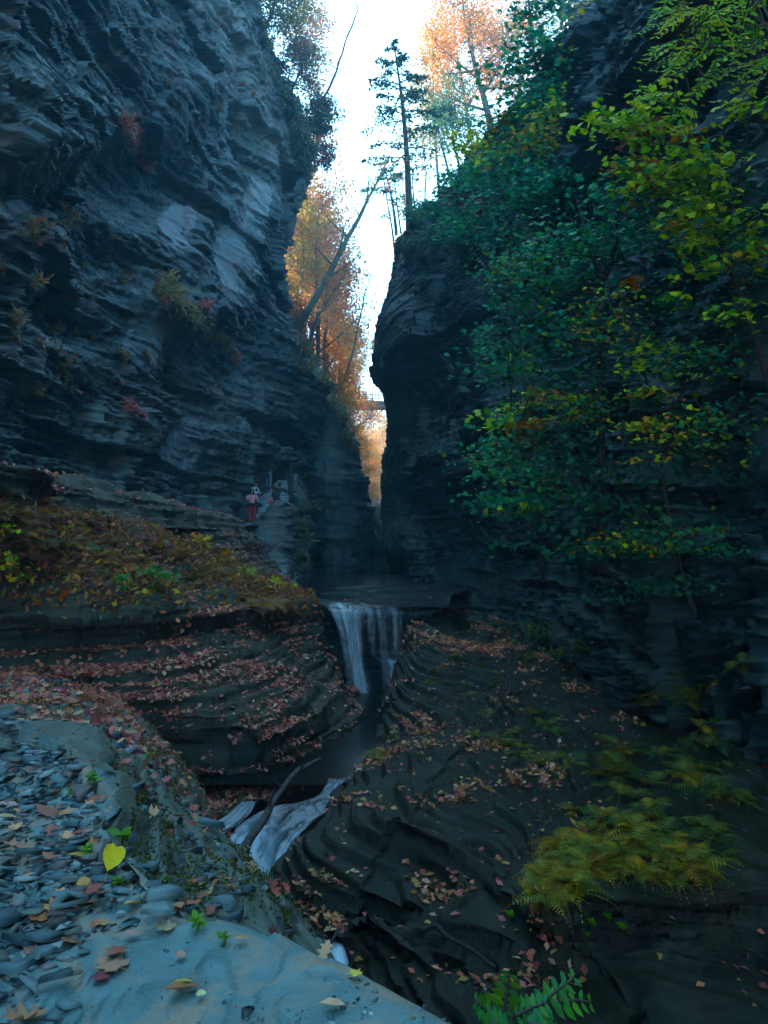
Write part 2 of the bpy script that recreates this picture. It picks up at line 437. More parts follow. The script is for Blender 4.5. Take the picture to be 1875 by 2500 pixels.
lc_o = patch('left_cliff', S, M['cliff']); lc_o.data.materials.append(M['fresh'])
sl_ = slick[:-1, :-1].ravel() + .30 * fbm(S[:-1, :-1].reshape(-1, 3) * np.array([.8, .8, 2.0]), 3, 19)
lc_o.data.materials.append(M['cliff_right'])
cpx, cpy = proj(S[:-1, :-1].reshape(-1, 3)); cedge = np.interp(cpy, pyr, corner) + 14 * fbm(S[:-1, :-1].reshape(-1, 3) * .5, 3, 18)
mi = (sl_ > .42).astype(np.int32); mi[(cpx > cedge + 4) & (S[:-1, :-1, 1].ravel() > 34)] = 2  # faces past the corner get the darker slate as painted shade
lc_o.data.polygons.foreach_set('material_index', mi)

# right cliff
cD  = [62, 52, 42, 38, 31.5, 26.5, 21.5, 16.2, 12.4, 10.4, 8.6]
rim = [(1020, 575), (985, 575), (976, 578), (1020, 545), (1100, 445), (1200, 330), (1330, 190), (1500, -40), (1700, -290), (1900, -500), (2350, -900)]
sil = [(0.0, 0), (0.10, -10), (0.27, -58), (0.42, -68), (0.455, -40), (0.60, -32), (0.77, -42), (1.0, -62)]
tv = [0.0, 0.06, 0.16, 0.27, 0.37, 0.46, 0.60, 0.77, 0.90, 1.0, 1.1]
base = [1430, 1440, 1445, 1462, 1490, 1525, 1575, 1655, 1760, 1850, 2000]
rows = []
for t in tv:
    rr = []
    for j in range(11):
        x, y = rim[j]; dx = np.interp(t, [a for a, b in sil], [b for a, b in sil]) * (1.0 if j in (1, 2) else 0.75 if j == 3 else 0.3 if j == 4 else 0)
        lean = 1.05 - 0.10 * t if j > 3 else 1.0
        rr.append((x + dx, y + t * (base[j] - y), cD[j] * lean))
    rows.append(rr)
ctrl = rows_P(rows)
zt, zb = 20.0, -3.3                                              # unseen wall past the camera, made tall and overhanging to block skylight
for i, rr in enumerate(ctrl):
    t = tv[i]; z = zt + (zb - zt) * t
    rr += [np.array([5.6 + 2.4 * min(1, 1.6 * t), 5.0, z]), np.array([5.4 + 3.0 * min(1, 1.6 * t), -4.0, z]), np.array([7.0, -16.0, z]), np.array([9.0, -30.0, z])]
back2 = [p + np.array([7, 15, 6.5]) if j < 8 else p + np.array([14, 3, 8]) for j, p in enumerate(ctrl[0])]; back1 = [p + np.array([1.8, 4.0, 2.0]) if j < 8 else p + np.array([3, 1, 2.]) for j, p in enumerate(ctrl[0])]
ctrl = [back2, back1] + ctrl
S = loft(ctrl, [.5, .3, .09, .06, .06, .06, .055, .05, .05, .12, .3, .4, .5, .6], [.6, .2, .06, .06, .055, .055, .055, .05, .05, .05, .05, .1])
S = bumpy(S, [(1190, 640, 70, 110, -1.2, -30), (1340, 720, 90, 80, -0.8, 0), (1060, 960, 60, 130, -0.9, 20), (1010, 860, 60, 120, 0.7, -20), (1240, 500, 160, 60, 0.8, -30),
              (1130, 1180, 70, 110, 0.9, 0), (1000, 1330, 60, 60, 0.8, 0), (1250, 1000, 90, 120, 0.6, 0), (1180, 1350, 90, 90, -0.8, 0)])
pxx, pyy = proj(S)
fd = 0.35 + 0.65 * sstep(960, 1060, pxx)
S = rockify(S, big=0.8, mid=0.30, fine=0.10, lump=0.8, seed=31, warp=0.6, ang=-25, fade=fd)
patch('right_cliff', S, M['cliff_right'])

# upper tier above the right rim
rows = [[(1440, -500, 30), (1500, -560, 27), (1620, -600, 25), (1800, -650, 23), (2100, -700, 20), (2500, -700, 17)],
        [(1385, -80, 30), (1470, -100, 27), (1600, -120, 25), (1800, -140, 23), (2100, -160, 20), (2500, -200, 17)],
        [(1372, 60, 29.5), (1465, 70, 26.5), (1610, 60, 24.8), (1800, 80, 22.5), (2100, 100, 19.5), (2500, 100, 16.5)],
        [(1330, 190, 29), (1450, 220, 26), (1610, 240, 24.5), (1800, 300, 22), (2100, 320, 19), (2500, 300, 16)],
        [(1290, 330, 28), (1440, 380, 25), (1610, 420, 23.5), (1800, 520, 21), (2100, 560, 18), (2500, 560, 15)]]
S = loft(rows_P(rows), 0.09, 0.07)
S = bumpy(S, [(1490, 120, 90, 150, -1.5, 0)])
S = rockify(S, big=0.6, mid=0.3, fine=0.1, lump=0.6, seed=51, warp=0.6)
patch('upper_cliff', S, M['pale'])

# dark buttress behind the stairs, closing the gorge on the left of the gap
rows = [[(640, 780, 60), (720, 840, 54), (780, 930, 52), (835, 1035, 53), (850, 1060, 57), (800, 1070, 70)],
        [(640, 900, 59), (720, 940, 53), (785, 990, 51), (850, 1060, 52), (868, 1085, 56), (820, 1090, 70)],
        [(640, 1040, 58), (720, 1050, 52), (790, 1070, 50), (860, 1105, 51), (872, 1130, 55), (830, 1140, 70)],
        [(640, 1180, 57), (730, 1180, 50), (800, 1180, 47), (866, 1175, 49), (882, 1190, 54), (850, 1200, 70)],
        [(640, 1300, 57), (740, 1300, 50), (815, 1300, 47), (885, 1290, 48), (915, 1270, 53), (890, 1260, 70)],
        [(640, 1410, 56), (745, 1430, 49), (800, 1435, 46), (870, 1432, 47), (920, 1425, 52), (900, 1420, 70)]]
ctrl = rows_P(rows)
for rr in ctrl: rr.insert(0, rr[0] + np.array([-5.0, 4.0, 1.0]))
ctrl = [[p + np.array([-1.0, 9.0, 3.0]) for p in ctrl[0]]] + ctrl
S = loft(ctrl, 0.14, [0.3] + [0.12] * 5)
S = rockify(S, big=0.45, mid=0.26, fine=0.1, lump=0.7, lf=.3, seed=71, warp=0.5)
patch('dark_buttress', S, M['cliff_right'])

# stair mass with the parapet end, below the people
rows = [[(520, 1262, 36.5), (560, 1286, 35.2), (600, 1290, 34.8), (640, 1262, 35.2), (668, 1224, 36.0), (702, 1226, 37), (730, 1238, 38), (736, 1190, 43), (700, 1130, 48)],
        [(520, 1275, 36.0), (560, 1300, 34.8), (600, 1303, 34.2), (645, 1275, 34.5), (675, 1236, 35.2), (706, 1236, 36), (736, 1246, 37.5), (742, 1196, 43), (730, 1140, 48)],
        [(520, 1330, 34.5), (560, 1350, 33.6), (605, 1350, 33.0), (650, 1335, 33.2), (685, 1320, 33.8), (712, 1310, 35), (739, 1305, 37), (746, 1280, 43), (740, 1250, 48)],
        [(520, 1390, 32.0), (565, 1400, 31.4), (610, 1400, 31.0), (655, 1395, 31.4), (690, 1390, 32), (715, 1380, 34), (740, 1375, 36.5), (750, 1350, 42), (745, 1330, 48)],
        [(520, 1450, 28), (570, 1460, 27.2), (615, 1460, 27), (660, 1455, 27.6), (695, 1450, 29), (722, 1448, 31.5), (745, 1440, 35.5), (755, 1420, 41), (750, 1410, 48)]]
S = loft(rows_P(rows), 0.07, 0.05)
S = rockify(S, big=0.12, mid=0.16, fine=0.10, lump=0.25, seed=81, warp=0.5)
patch('stair_rock', S, M['cliff'])

# left bank: natural parapet, fern slope, leafy ledges, channel wall
LBR = [
 [(640,1330,36),(655,1340,35),(690,1390,32),(722,1435,27),(757,1464,21.5),(770,1480,20.0),(785,1545,19.6),(820,1640,19.2),(870,1700,18.8),(910,1730,18.4)],
 [(560,1262,31.5),(585,1275,30.5),(610,1370,28.5),(660,1425,24.5),(735,1467,20.0),(748,1488,19.6),(770,1570,18.6),(830,1680,17.6),(872,1735,17.1),(910,1760,16.6)],
 [(470,1236,27),(505,1248,26.5),(530,1330,25),(620,1420,21.5),(715,1470,18.7),(722,1502,18.7),(775,1620,17.4),(845,1708,16.3),(872,1762,16.1),(905,1790,15.7)],
 [(330,1205,21.5),(370,1215,21),(390,1290,20),(480,1390,17.7),(590,1470,16.0),(600,1512,16.2),(680,1640,14.9),(775,1765,13.9),(785,1835,13.8),(830,1860,13.3)],
 [(180,1175,17),(220,1187,16.7),(240,1260,16),(310,1380,14.4),(410,1474,13.4),(420,1530,13.7),(520,1660,12.7),(630,1768,12.1),(640,1892,12.1),(690,1930,11.7)],
 [(60,1150,13.6),(100,1160,13.4),(105,1240,13.3),(130,1375,12.9),(190,1488,12.4),(195,1545,12.7),(290,1685,12.1),(415,1775,11.9),(435,1920,12.0),(520,1990,11.2)],
 [(-80,1120,11),(-40,1130,10.8),(-50,1230,11.0),(-60,1370,11.4),(-70,1490,11.6),(-70,1550,11.9),(40,1695,11.5),(150,1795,11.4),(190,1950,11.5),(400,2080,10.6)],
 [(-350,1080,8.8),(-300,1090,8.6),(-310,1230,9.0),(-320,1370,9.9),(-350,1495,10.7),(-350,1565,11.0),(-250,1705,10.8),(-150,1810,10.7),(-100,1980,10.9),(200,2150,10)],
 [(-1100,1000,6.3),(-1050,1010,6.1),(-1050,1230,6.5),(-1000,1370,8),(-950,1500,9.3),(-950,1580,9.6),(-850,1720,9.5),(-700,1830,9.4),(-600,2000,9.6),(-300,2150,9.2)]]
S = loft(rows_P(LBR), [.08, .05, .04, .035, .03, .03, .03, .03, .1], .04)
S = rockify(S, big=0.20, mid=0.16, fine=0.07, lump=0.38, lf=0.4, seed=101, warp=0.15, terr=0.85, tb=BEDS_L)
patch('left_bank', S, M['bank'])

# right bank: cliff foot, fern shelf, bench, stream edge
RBR = [
 [(1300,1478,31),(1150,1482,27),(1080,1480,23),(1040,1480,21.5),(1020,1485,20.6),(1000,1490,20.0),(985,1560,19.4),(940,1740,18.6)],
 [(1330,1555,21.5),(1230,1562,19),(1150,1575,17.9),(1120,1585,17.6),(1080,1590,17.3),(1020,1622,17.0),(965,1690,16.6),(925,1765,16.2)],
 [(1400,1590,19),(1290,1640,16.5),(1200,1680,15.6),(1150,1705,15.4),(1080,1725,15),(990,1752,14.6),(915,1790,14.3),(870,1840,13.9)],
 [(1500,1620,17),(1410,1700,14.5),(1330,1745,13.2),(1260,1765,12.9),(1150,1792,12.6),(1000,1822,12.3),(885,1868,12.1),(830,1935,11.8)],
 [(1650,1720,12.6),(1510,1790,11.7),(1420,1820,11.4),(1330,1860,11.2),(1150,1885,10.9),(950,1912,10.6),(800,1968,10.5),(735,2040,10.3)],
 [(1760,1790,11.2),(1640,1875,10.0),(1500,1905,9.8),(1400,1950,9.7),(1200,1962,9.6),(980,1980,9.5),(770,2025,9.5),(665,2110,9.5)],
 [(1850,1840,10.2),(1750,1930,9.1),(1560,1965,8.7),(1330,2020,8.5),(1230,2100,8.7),(1000,2110,8.7),(765,2130,8.8),(668,2205,8.9)],
 [(1960,1890,9.3),(1870,2010,8.2),(1650,2060,7.7),(1310,2130,7.4),(1270,2215,7.7),(1030,2240,7.8),(810,2245,8.1),(715,2300,8.3)],
 [(2080,1950,8.5),(1990,2110,7.5),(1760,2195,7.1),(1340,2200,6.9),(1330,2300,7.1),(1150,2355,7.1),(960,2352,7.4),(800,2372,7.8)],
 [(2200,2120,7.6),(2080,2330,6.95),(1880,2385,6.85),(1500,2370,6.85),(1470,2400,6.8),(1250,2450,6.3),(1060,2440,6.7),(900,2455,7.2)],
 [(2500,2350,6.9),(2300,2480,6.3),(2050,2540,6.0),(1680,2545,6.0),(1640,2560,5.9),(1400,2640,5.5),(1170,2600,6),(1000,2580,6.5)],
 [(3000,2500,7),(2900,2850,4.5),(2500,2950,4.0),(2000,2950,4.0),(1900,3050,4.1),(1600,3000,4.3),(1350,2950,4.8),(1150,2850,5.4)]]
S = loft(rows_P(RBR), [.04, .026, .018, .017, .017, .017, .03], .02)
S = bumpy(S, [(1080, 2080, 260, 45, 0.28, 28), (880, 2205, 120, 22, -0.30, 10), (1120, 2320, 110, 40, -0.3, 0), (960, 2300, 100, 26, 0.25, 35)])
S = rockify(S, big=0.30, mid=0.10, fine=0.035, lump=0.34, lf=0.42, seed=131, warp=0.2, terr=1.0, ang=-20, tb=BEDS_T, crisp=0.74, dip=(0.16, -0.07))
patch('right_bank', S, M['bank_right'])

# near bank under the camera: slab and slate heap, mossy slope, drop to the stream
e = [(-1200,1650,8.6),(-300,1640,8.2),(0,1655,8),(200,1690,7.2),(330,1770,6.2),(480,1940,4.9),(620,2140,3.9),(750,2320,3.1),(900,2500,2.7),(1150,2750,2.3),(1800,3300,1.9)]
d = [(-1200,1720,5),(-300,1700,5),(0,1705,5),(200,1725,4.8),(350,1840,4.2),(430,1960,3.7),(530,2070,3.3),(680,2240,2.7),(800,2400,2.3),(1000,2580,2.1),(1700,3100,1.75)]
c = [(-1200,1790,3.2),(-300,1770,3.1),(0,1775,3.1),(190,1800,3.0),(275,1900,2.65),(325,2015,2.35),(430,2165,2.05),(645,2270,1.90),(865,2405,1.7),(1130,2570,1.5),(1700,2950,1.3)]
b = [(-1200,1800,2.6),(-300,1790,2.6),(0,1797,2.55),(185,1845,2.33),(232,1955,1.98),(262,2070,1.70),(375,2205,1.43),(630,2252,1.33),(860,2372,1.17),(1130,2515,1.03),(1650,2900,.82)]
a = [(-1200,2000,1.8),(-500,2000,1.8),(-150,2050,1.68),(60,2120,1.55),(150,2200,1.4),(230,2290,1.27),(320,2370,1.17),(450,2450,1.09),(620,2580,.98),(860,2740,.87),(1400,3100,.70)]
rows = rows_P([a, b, c, d, e])
rows[0] = [np.array([p[0], p[1], -0.66]) for p in rows[0]]
rows[1] = [np.array([p[0], p[1], -0.655]) for p in rows[1]]
b2 = [q + (w - q) * np.array([0.14, 0.14, 0.14]) + np.array([0, 0, -0.035 - 0.05 * (i > 6)]) for i, (q, w) in enumerate(zip(rows[1], rows[2]))]
b2[0][2] -= 0
a0 = [p * np.array([1, 0.3, 1]) + np.array([-0.2, -0.6, 0]) for p in rows[0]]
am = [p + np.array([-0.5, -3.0, 0]) for p in a0]
f0 = [p + np.array([0.12, 0.15, -0.35]) for p in rows[4]]
f1 = [p + np.array([0.28, 0.35, -1.6]) for p in rows[4]]
f2 = [p + np.array([0.45, 0.5, -3.6]) for p in rows[4]]
ctrl = [am, a0, rows[0], rows[1], b2, rows[2], rows[3], rows[4], f0, f1, f2]
S = loft(ctrl, [.08, .05, .02, .018, .016, .014, .014, .014, .016, .03], [.12, .06, .012, .012, .012, .012, .016, .02, .03, .06])
Nn = grid_normals(S); sgn = np.sign(Nn[..., 2:3].mean()); Nn = Nn * sgn
Q = S.reshape(-1, 3); px_, py_ = proj(Q)
lin = np.linspace(0, 1, S.shape[0])[:, None] * np.ones(S.shape[1])[None, :]
plat = (np.abs(Q[:, 2] + 0.655) < 0.05).astype(float)
h = 0.010 * fbm(Q * 2.2, 4, 201) + 0.0035 * fbm(Q * 14, 3, 202)
k = np.floor((Q[:, 2] + 0.03 * fbm(Q * 1.3, 2, 206)) / 0.035)
slope = 1 - plat
h2 = 0.10 * fbm(Q * 1.1, 4, 203) + 0.04 * fbm(Q * 5, 3, 204) + 0.03 * (hash3(k, np.floor(Q[:, 0] * 3.1 + k * .37), np.floor(Q[:, 1] * 2.3 + k * .71), 205) - .5)
# thin spalled scabs on the slab
sc = fbm(Q * np.array([3.4, 4.5, 0]), 4, 207)
h += plat * (0.010 * sstep(0.05, 0.08, sc) + 0.008 * sstep(0.22, 0.245, sc) - 0.010 * sstep(-0.20, -0.23, sc))
Q2 = Q + (Nn.reshape(-1, 3)) * ((h * plat + h2 * slope * 1.15)[:, None])
S = Q2.reshape(S.shape)
nb_o = patch('near_bank', S, M['slab'])
nb_o.data.materials.append(M['near'])
fl_ = plat.reshape(S.shape[:2])[:-1, :-1].ravel(); jag = fbm(S[:-1, :-1].reshape(-1, 3) * 6, 2, 209)
nb_o.data.polygons.foreach_set('material_index', (fl_ < .5).astype(np.int32))

# stream bed and surrounding ground
g = [[np.array([x, y, -4.75]) for x in np.linspace(-220, 220, 45)] for y in np.linspace(-120, 320, 45)]
S = np.array(g); dd = np.hypot(S[..., 0], S[..., 1])
S[..., 2] += 0.0
patch('ground', S, M['soil'])

# shelf behind the lip of the fall (floor of the upper gorge)
rows = rows_P([[(700,1420,46),(800,1420,46),(900,1405,46),(1000,1395,46),(1100,1395,46)],
               [(700,1440,30),(800,1436,30),(900,1430,30),(1000,1424,30),(1150,1415,30)],
               [(740,1475,22),(800,1474,21.5),(890,1474,21.2),(980,1470,20.9),(1100,1462,21)],
               [(762,1482,19.8),(815,1490,19.45),(885,1500,19.3),(960,1502,19.3),(1050,1500,19.5)],
               [(768,1500,19.8),(825,1508,19.4),(885,1515,19.25),(960,1515,19.25),(1050,1515,19.4)],
               [(800,1600,19.6),(840,1610,19.5),(890,1610,19.5),(960,1605,19.5),(1050,1600,19.6)],
               [(820,1760,19.3),(850,1765,19.2),(900,1765,19.2),(960,1765,19.2),(1050,1760,19.3)]])
S = loft(rows, .05, [.2, .1, .05, .03, .035, .035])
S = rockify(S, big=0.12, mid=0.10, fine=0.05, lump=0.30, lf=.6, seed=151, warp=0.1, terr=0.8, tb=BEDS_T)
patch('fall_rock', S, M['lip'])

# upper stream bed beyond the gap, and the wooded slopes behind
rows = [[np.array([x, 51.0, z]) for x in (-3.5, -1.5, 0, 1.5, 3.5)] for z in (-2.5, 0.5, 2.3, 2.55)]
rows += [[np.array([x, y, 2.6 + 0.02 * (y - 52)]) for x in (-3.5, -1.5, 0, 1.5, 3.5)] for y in (52, 58, 66)]
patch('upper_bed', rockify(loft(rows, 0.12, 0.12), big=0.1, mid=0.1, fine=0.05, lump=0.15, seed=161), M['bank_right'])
gx, gy = np.meshgrid(np.linspace(-150, 150, 160), np.linspace(54, 300, 120))
fl = 2.2 + 0.02 * (gy - 52)
def hill_z(x, y):
    fl = 2.2 + 0.02 * (y - 52)
    lw = np.interp(y, [50, 62, 75, 95, 130], [4.6, 3.6, 2.2, 3.4, 6.0]); rw = np.interp(y, [50, 70, 90, 130], [2.5, 3.5, 6, 10])
    q = np.stack([x * .09, y * .09, x * 0], -1).reshape(-1, 3)
    n = fbm(q, 3, 301).reshape(np.shape(x))
    zl = np.clip(-x - lw, 0, None); zr = np.clip(x - rw, 0, None)
    z = fl + 26 * (1 - np.exp(-zl * 4.6 / 26)) + 0.35 * zl + 22 * (1 - np.exp(-zr * 1.3 / 22)) + 0.15 * zr
    return z + 0.9 * n + np.clip(y - 150, 0, 80) * 0.16 - np.clip(60 - y, 0, 6) * 2.0
S = np.stack([gx, gy, hill_z(gx, gy)], -1)
patch('hillside', S, M['soil'])
# ------------------------------------------------------------------ water
def ribbon(name, rows, nu, nv, mat, foam, ruf=0.0, seed=0):
    """rows: list of (left point, right point); foam: value per row"""
    G = np.array([[l + (r - l) * t for t in np.linspace(0, 1, 5)] for l, r in rows])
    k = len(rows) - 1
    S = crom(crom(G, [nv] * k, 0), [nu] * 4, 1)
    r, c, _ = S.shape
    Nn = grid_normals(S); Q = S.reshape(-1, 3)
    S = S + Nn * (ruf * fbm(Q * 5.0, 3, seed + 400)).reshape(r, c)[..., None]
    u = np.linspace(0, 1, c)[None, :] * np.ones((r, 1)); L = np.linalg.norm(np.diff(S[:, c // 2], axis=0), axis=1)
    v = np.concatenate([[0], np.cumsum(L)])[:, None] * np.ones((1, c))
    f = np.interp(np.linspace(0, k, r), np.arange(k + 1), foam)[:, None] * (1 - 0.75 * np.abs(2 * u - 1) ** 3)
    o = mesh_np(name, S.reshape(-1, 3), grid_faces(r, c), mat, cols=np.stack([u + seed, v, f], -1).reshape(-1, 3), smooth=True)
    return tag(o, kind='structure')

def PR(*rows): return [(P(*a), P(*b)) for a, b in rows]

def flat_water(name, x0, x1, y0, y1, z, mat):
    o = mesh_np(name, [(x0, y0, z), (x1, y0, z), (x1, y1, z), (x0, y1, z)], np.array([[0, 1, 2, 3]]), mat)
    return tag(o, kind='structure')

flat_water('stream_pool', -4.2, 1.6, 11.55, 19.1, -3.55, M['pool'])
flat_water('upper_pool', -4.0, 2.2, 19.75, 50.5, -1.60, M['pool'])
flat_water('lower_pool', -3.6, 2.5, 4.0, 9.3, -4.36, M['pool'])
ribbon('waterfall', PR(((770, 1466, 20.4), (900, 1472, 20.6)), ((786, 1476, 19.7), (905, 1486, 19.65)), ((806, 1496, 19.15), (892, 1498, 19.1)), ((826, 1545, 18.95), (890, 1545, 18.9)),
        ((838, 1610, 18.8), (893, 1610, 18.8)), ((850, 1680, 18.6), (905, 1680, 18.6)), ((858, 1735, 18.4), (915, 1735, 18.4))), 12, 10, M['fall'], [0.2, 0.44, 0.50, 0.46, 0.42, 0.38, 0.34], 0.03, 1)
ribbon('waterfall', PR(((890, 1480, 19.7), (990, 1484, 19.7)), ((893, 1497, 19.1), (985, 1498, 19.1)), ((896, 1560, 18.95), (985, 1560, 18.95)), ((900, 1600, 18.9), (990, 1600, 18.9)),
        ((926, 1615, 18.6), (998, 1615, 18.6)), ((930, 1665, 18.45), (1000, 1665, 18.45)), ((930, 1720, 18.3), (992, 1720, 18.3))), 12, 10, M['fall'], [0.2, 0.32, 0.26, 0.22, 0.40, 0.34, 0.26], 0.03, 3)
ribbon('cascade', PR(((800, 1900, 11.75), (850, 1900, 11.75)), ((798, 1914, 11.5), (834, 1916, 11.45)), ((775, 1942, 11.2), (822, 1946, 11.15)), ((705, 1960, 10.9), (800, 1975, 10.8)), ((630, 1988, 10.6), (748, 2018, 10.35)), ((575, 2020, 10.4), (712, 2065, 10.0)),
        ((556, 2070, 10.0), (690, 2115, 9.7)), ((580, 2125, 9.55), (676, 2150, 9.45)), ((620, 2180, 9.2), (672, 2200, 9.1)), ((640, 2250, 8.9), (690, 2255, 8.85))), 10, 14, M['rapid'],
        [0.1, 0.26, 0.12, 0.06, 0.14, 0.36, 0.46, 0.40, 0.32, 0.2], 0.045, 5)
ribbon('cascade', PR(((590, 1955, 11.0), (625, 1958, 11.0)), ((560, 1985, 10.75), (605, 1992, 10.7)), ((525, 2005, 10.5), (570, 2020, 10.35)), ((490, 2020, 10.35), (540, 2045, 10.1))), 6, 10, M['rapid'], [0.1, 0.26, 0.30, 0.2], 0.04, 7)
ribbon('cascade', PR(((742, 2296, 7.35), (805, 2298, 7.30)), ((744, 2318, 7.2), (836, 2312, 7.2)), ((750, 2345, 7.1), (850, 2345, 7.05)), ((765, 2372, 6.95), (846, 2372, 6.95)), ((790, 2400, 6.85), (830, 2400, 6.85))), 10, 10, M['rapid'], [0.5, 0.75, 0.8, 0.75, 0.4], 0.05, 9)
ribbon('waterfall', PR(((912, 1226, 51.5), (934, 1226, 51.5)), ((914, 1229, 50.6), (932, 1229, 50.6)), ((914, 1290, 50.3), (930, 1290, 50.3)), ((916, 1400, 50.0), (930, 1400, 50.0))), 4, 8, M['fall'], [0.45, 0.42, 0.22, 0.15], 0.02, 11)
# ------------------------------------------------------------------ mesh builder
class MB:
    def __init__(s): s.V = []; s.F3 = []; s.F4 = []; s.C = []; s.n = 0
    def add(s, V, F, col=(1, 1, 1)):
        V = np.asarray(V, float); F = np.asarray(F, np.int64)
        c = np.asarray(col, float); c = np.broadcast_to(c, (len(V), 3)) if c.ndim == 1 else c
        s.V.append(V); s.C.append(c)
        (s.F3 if F.shape[1] == 3 else s.F4).append(F + s.n); s.n += len(V)
        return s
    def box(s, c, d, R_=None, col=(1, 1, 1), taper=0.0):
        v = np.array([[x, y, z] for z in (-.5, .5) for y in (-.5, .5) for x in (-.5, .5)]) * np.asarray(d, float)
        v[4:, :2] *= (1 - taper)
        if R_ is not None: v = v @ np.asarray(R_).T
        return s.add(v + np.asarray(c, float), [[0, 2, 3, 1], [4, 5, 7, 6], [0, 1, 5, 4], [2, 6, 7, 3], [0, 4, 6, 2], [1, 3, 7, 5]], col)
    def tube(s, pts, rad, n=6, col=(1, 1, 1), cap=True):
        pts = np.asarray(pts, float); k = len(pts); rad = np.broadcast_to(rad, (k,)).astype(float)
        T = np.gradient(pts, axis=0); T /= np.linalg.norm(T, axis=1, keepdims=True) + 1e-9
        a = np.array([0.31, 0.17, 0.94]) if abs(T[0][2]) < 0.85 else np.array([0.9, 0.3, 0.2])
        A = np.cross(T, a); A /= np.linalg.norm(A, axis=1, keepdims=True) + 1e-9; B = np.cross(T, A)
        th = np.arange(n) * 2 * math.pi / n
        V = (pts[:, None] + rad[:, None, None] * (np.cos(th)[None, :, None] * A[:, None] + np.sin(th)[None, :, None] * B[:, None])).reshape(-1, 3)
        i = np.arange(k * n).reshape(k, n); j = np.roll(i, -1, 1)
        F = np.stack([i[:-1].ravel(), j[:-1].ravel(), j[1:].ravel(), i[1:].ravel()], 1)
        s.add(V, F, col)
        return s
    def build(s, name, mat, parent=None, smooth=False):
        fs = []
        if s.F4: fs.append(np.concatenate(s.F4))
        if s.F3: fs.append(np.concatenate(s.F3))
        return mesh_np(name, np.concatenate(s.V), fs, mat, parent, np.concatenate(s.C), smooth)

def rotm(ax, deg): return np.array(Matrix.Rotation(R(deg), 3, ax))
def unit(v): v = np.asarray(v, float); return v / (np.linalg.norm(v) + 1e-9)

_PJ = {}
def hit(px, py, names, r=7.0):
    """nearest point of the named patches seen at a pixel, with its normal"""
    best = None
    for n in names:
        if n not in _PJ:
            S = PATCH[n]; x, y = proj(S); N = grid_normals(S); s_ = np.sign((N * -S).sum(2))[..., None]
            _PJ[n] = (x.ravel(), y.ravel(), S.reshape(-1, 3), (N * s_).reshape(-1, 3))
        x, y, Q, N = _PJ[n]
        m = np.where((np.abs(x - px) < r) & (np.abs(y - py) < r) & (Q[:, 1] > 0.3))[0]
        if len(m):
            i = m[np.argmin(Q[m, 1])]
            if best is None or Q[i, 1] < best[0][1]: best = (Q[i], N[i])
    if best is None and r < 60: return hit(px, py, names, r * 2)
    return best

# ------------------------------------------------------------------ stairs, path and post
M['step'] = rock_mat('step_stone', (0.16, 0.21, 0.22), (0.26, 0.32, 0.33), (0.36, 0.42, 0.42), rough=0.7, bump=0.35, fine=2.0, bands=0.3)
M['post'] = plain_mat('iron_post', (0.02, 0.026, 0.028), 0.6, 0.3, 12)
st_ = tag(empty('stairway', P(615, 1262, 37.4)), 'long flight of worn grey stone steps climbing beside the left cliff', 'stairway')
st_loc = np.array(st_.location)
NST = 17
for i in range(NST):
    D = 37.5 + i * 0.345; z = 1.40 + i * 0.165
    xl = np.interp(D, [37, 40, 43.4], [-6.75, -6.6, -6.55]); xr = np.interp(D, [37, 40, 43.4], [-5.05, -4.92, -4.85])
    b_ = MB(); jit = (hash3(np.array([i]), np.array([1]), np.array([2]), 5)[0] - .5) * .04
    b_.box((( xl + xr) / 2 - st_loc[0], D + 0.20 - st_loc[1] + jit, z - 0.09 - st_loc[2]), (xr - xl, 0.47, 0.15))
    b_.box((( xl + xr) / 2 - st_loc[0], D + 0.26 - st_loc[1], z - 0.60 - st_loc[2]), (xr - xl - .06, 0.40, 0.86))
    b_.build('step', M['step'], st_)
rows = [[np.array([x, y, z]) for x in (-9.5, -8.3, -7.3, -6.6, -5.6)] for y, z in ((10, 0.35), (18, 0.42), (26, 0.55), (32, 0.80), (35.5, 0.90), (37.7, 1.16))]
S_ = loft(rows, 0.12, 0.12); S_[..., 2] += 0.03 * fbm(S_.reshape(-1, 3) * 1.1, 3, 210).reshape(S_.shape[:2])
patch('path', S_, M['path'])
pm = MB(); q = P(710, 1196, 40.0); pm.tube([q + (0, 0, -.75), q + (0, 0, .35), q + (0.02, 0, 1.35)], [.13, .12, .11], 8).box(q + (0.02, 0, 1.38), (.27, .27, .07))
tag(pm.build('stone_post', M['post']), 'slim dark post at the outer edge of the stone steps', 'post')
gm = MB(); g0, g1 = P(690, 1130, 44.6), P(735, 1215, 38.2)
for t in np.linspace(0, 1, 10):
    a = g0 + (g1 - g0) * t; gm.box(a + (0, 0, -.25), (.30, .72, .70 + .1 * math.sin(9 * t)), rotm('Z', 8 * math.sin(5 * t)))
tag(gm.build('parapet_wall', M['cliff']), 'low pale stone wall on the outer side of the steps', 'wall')

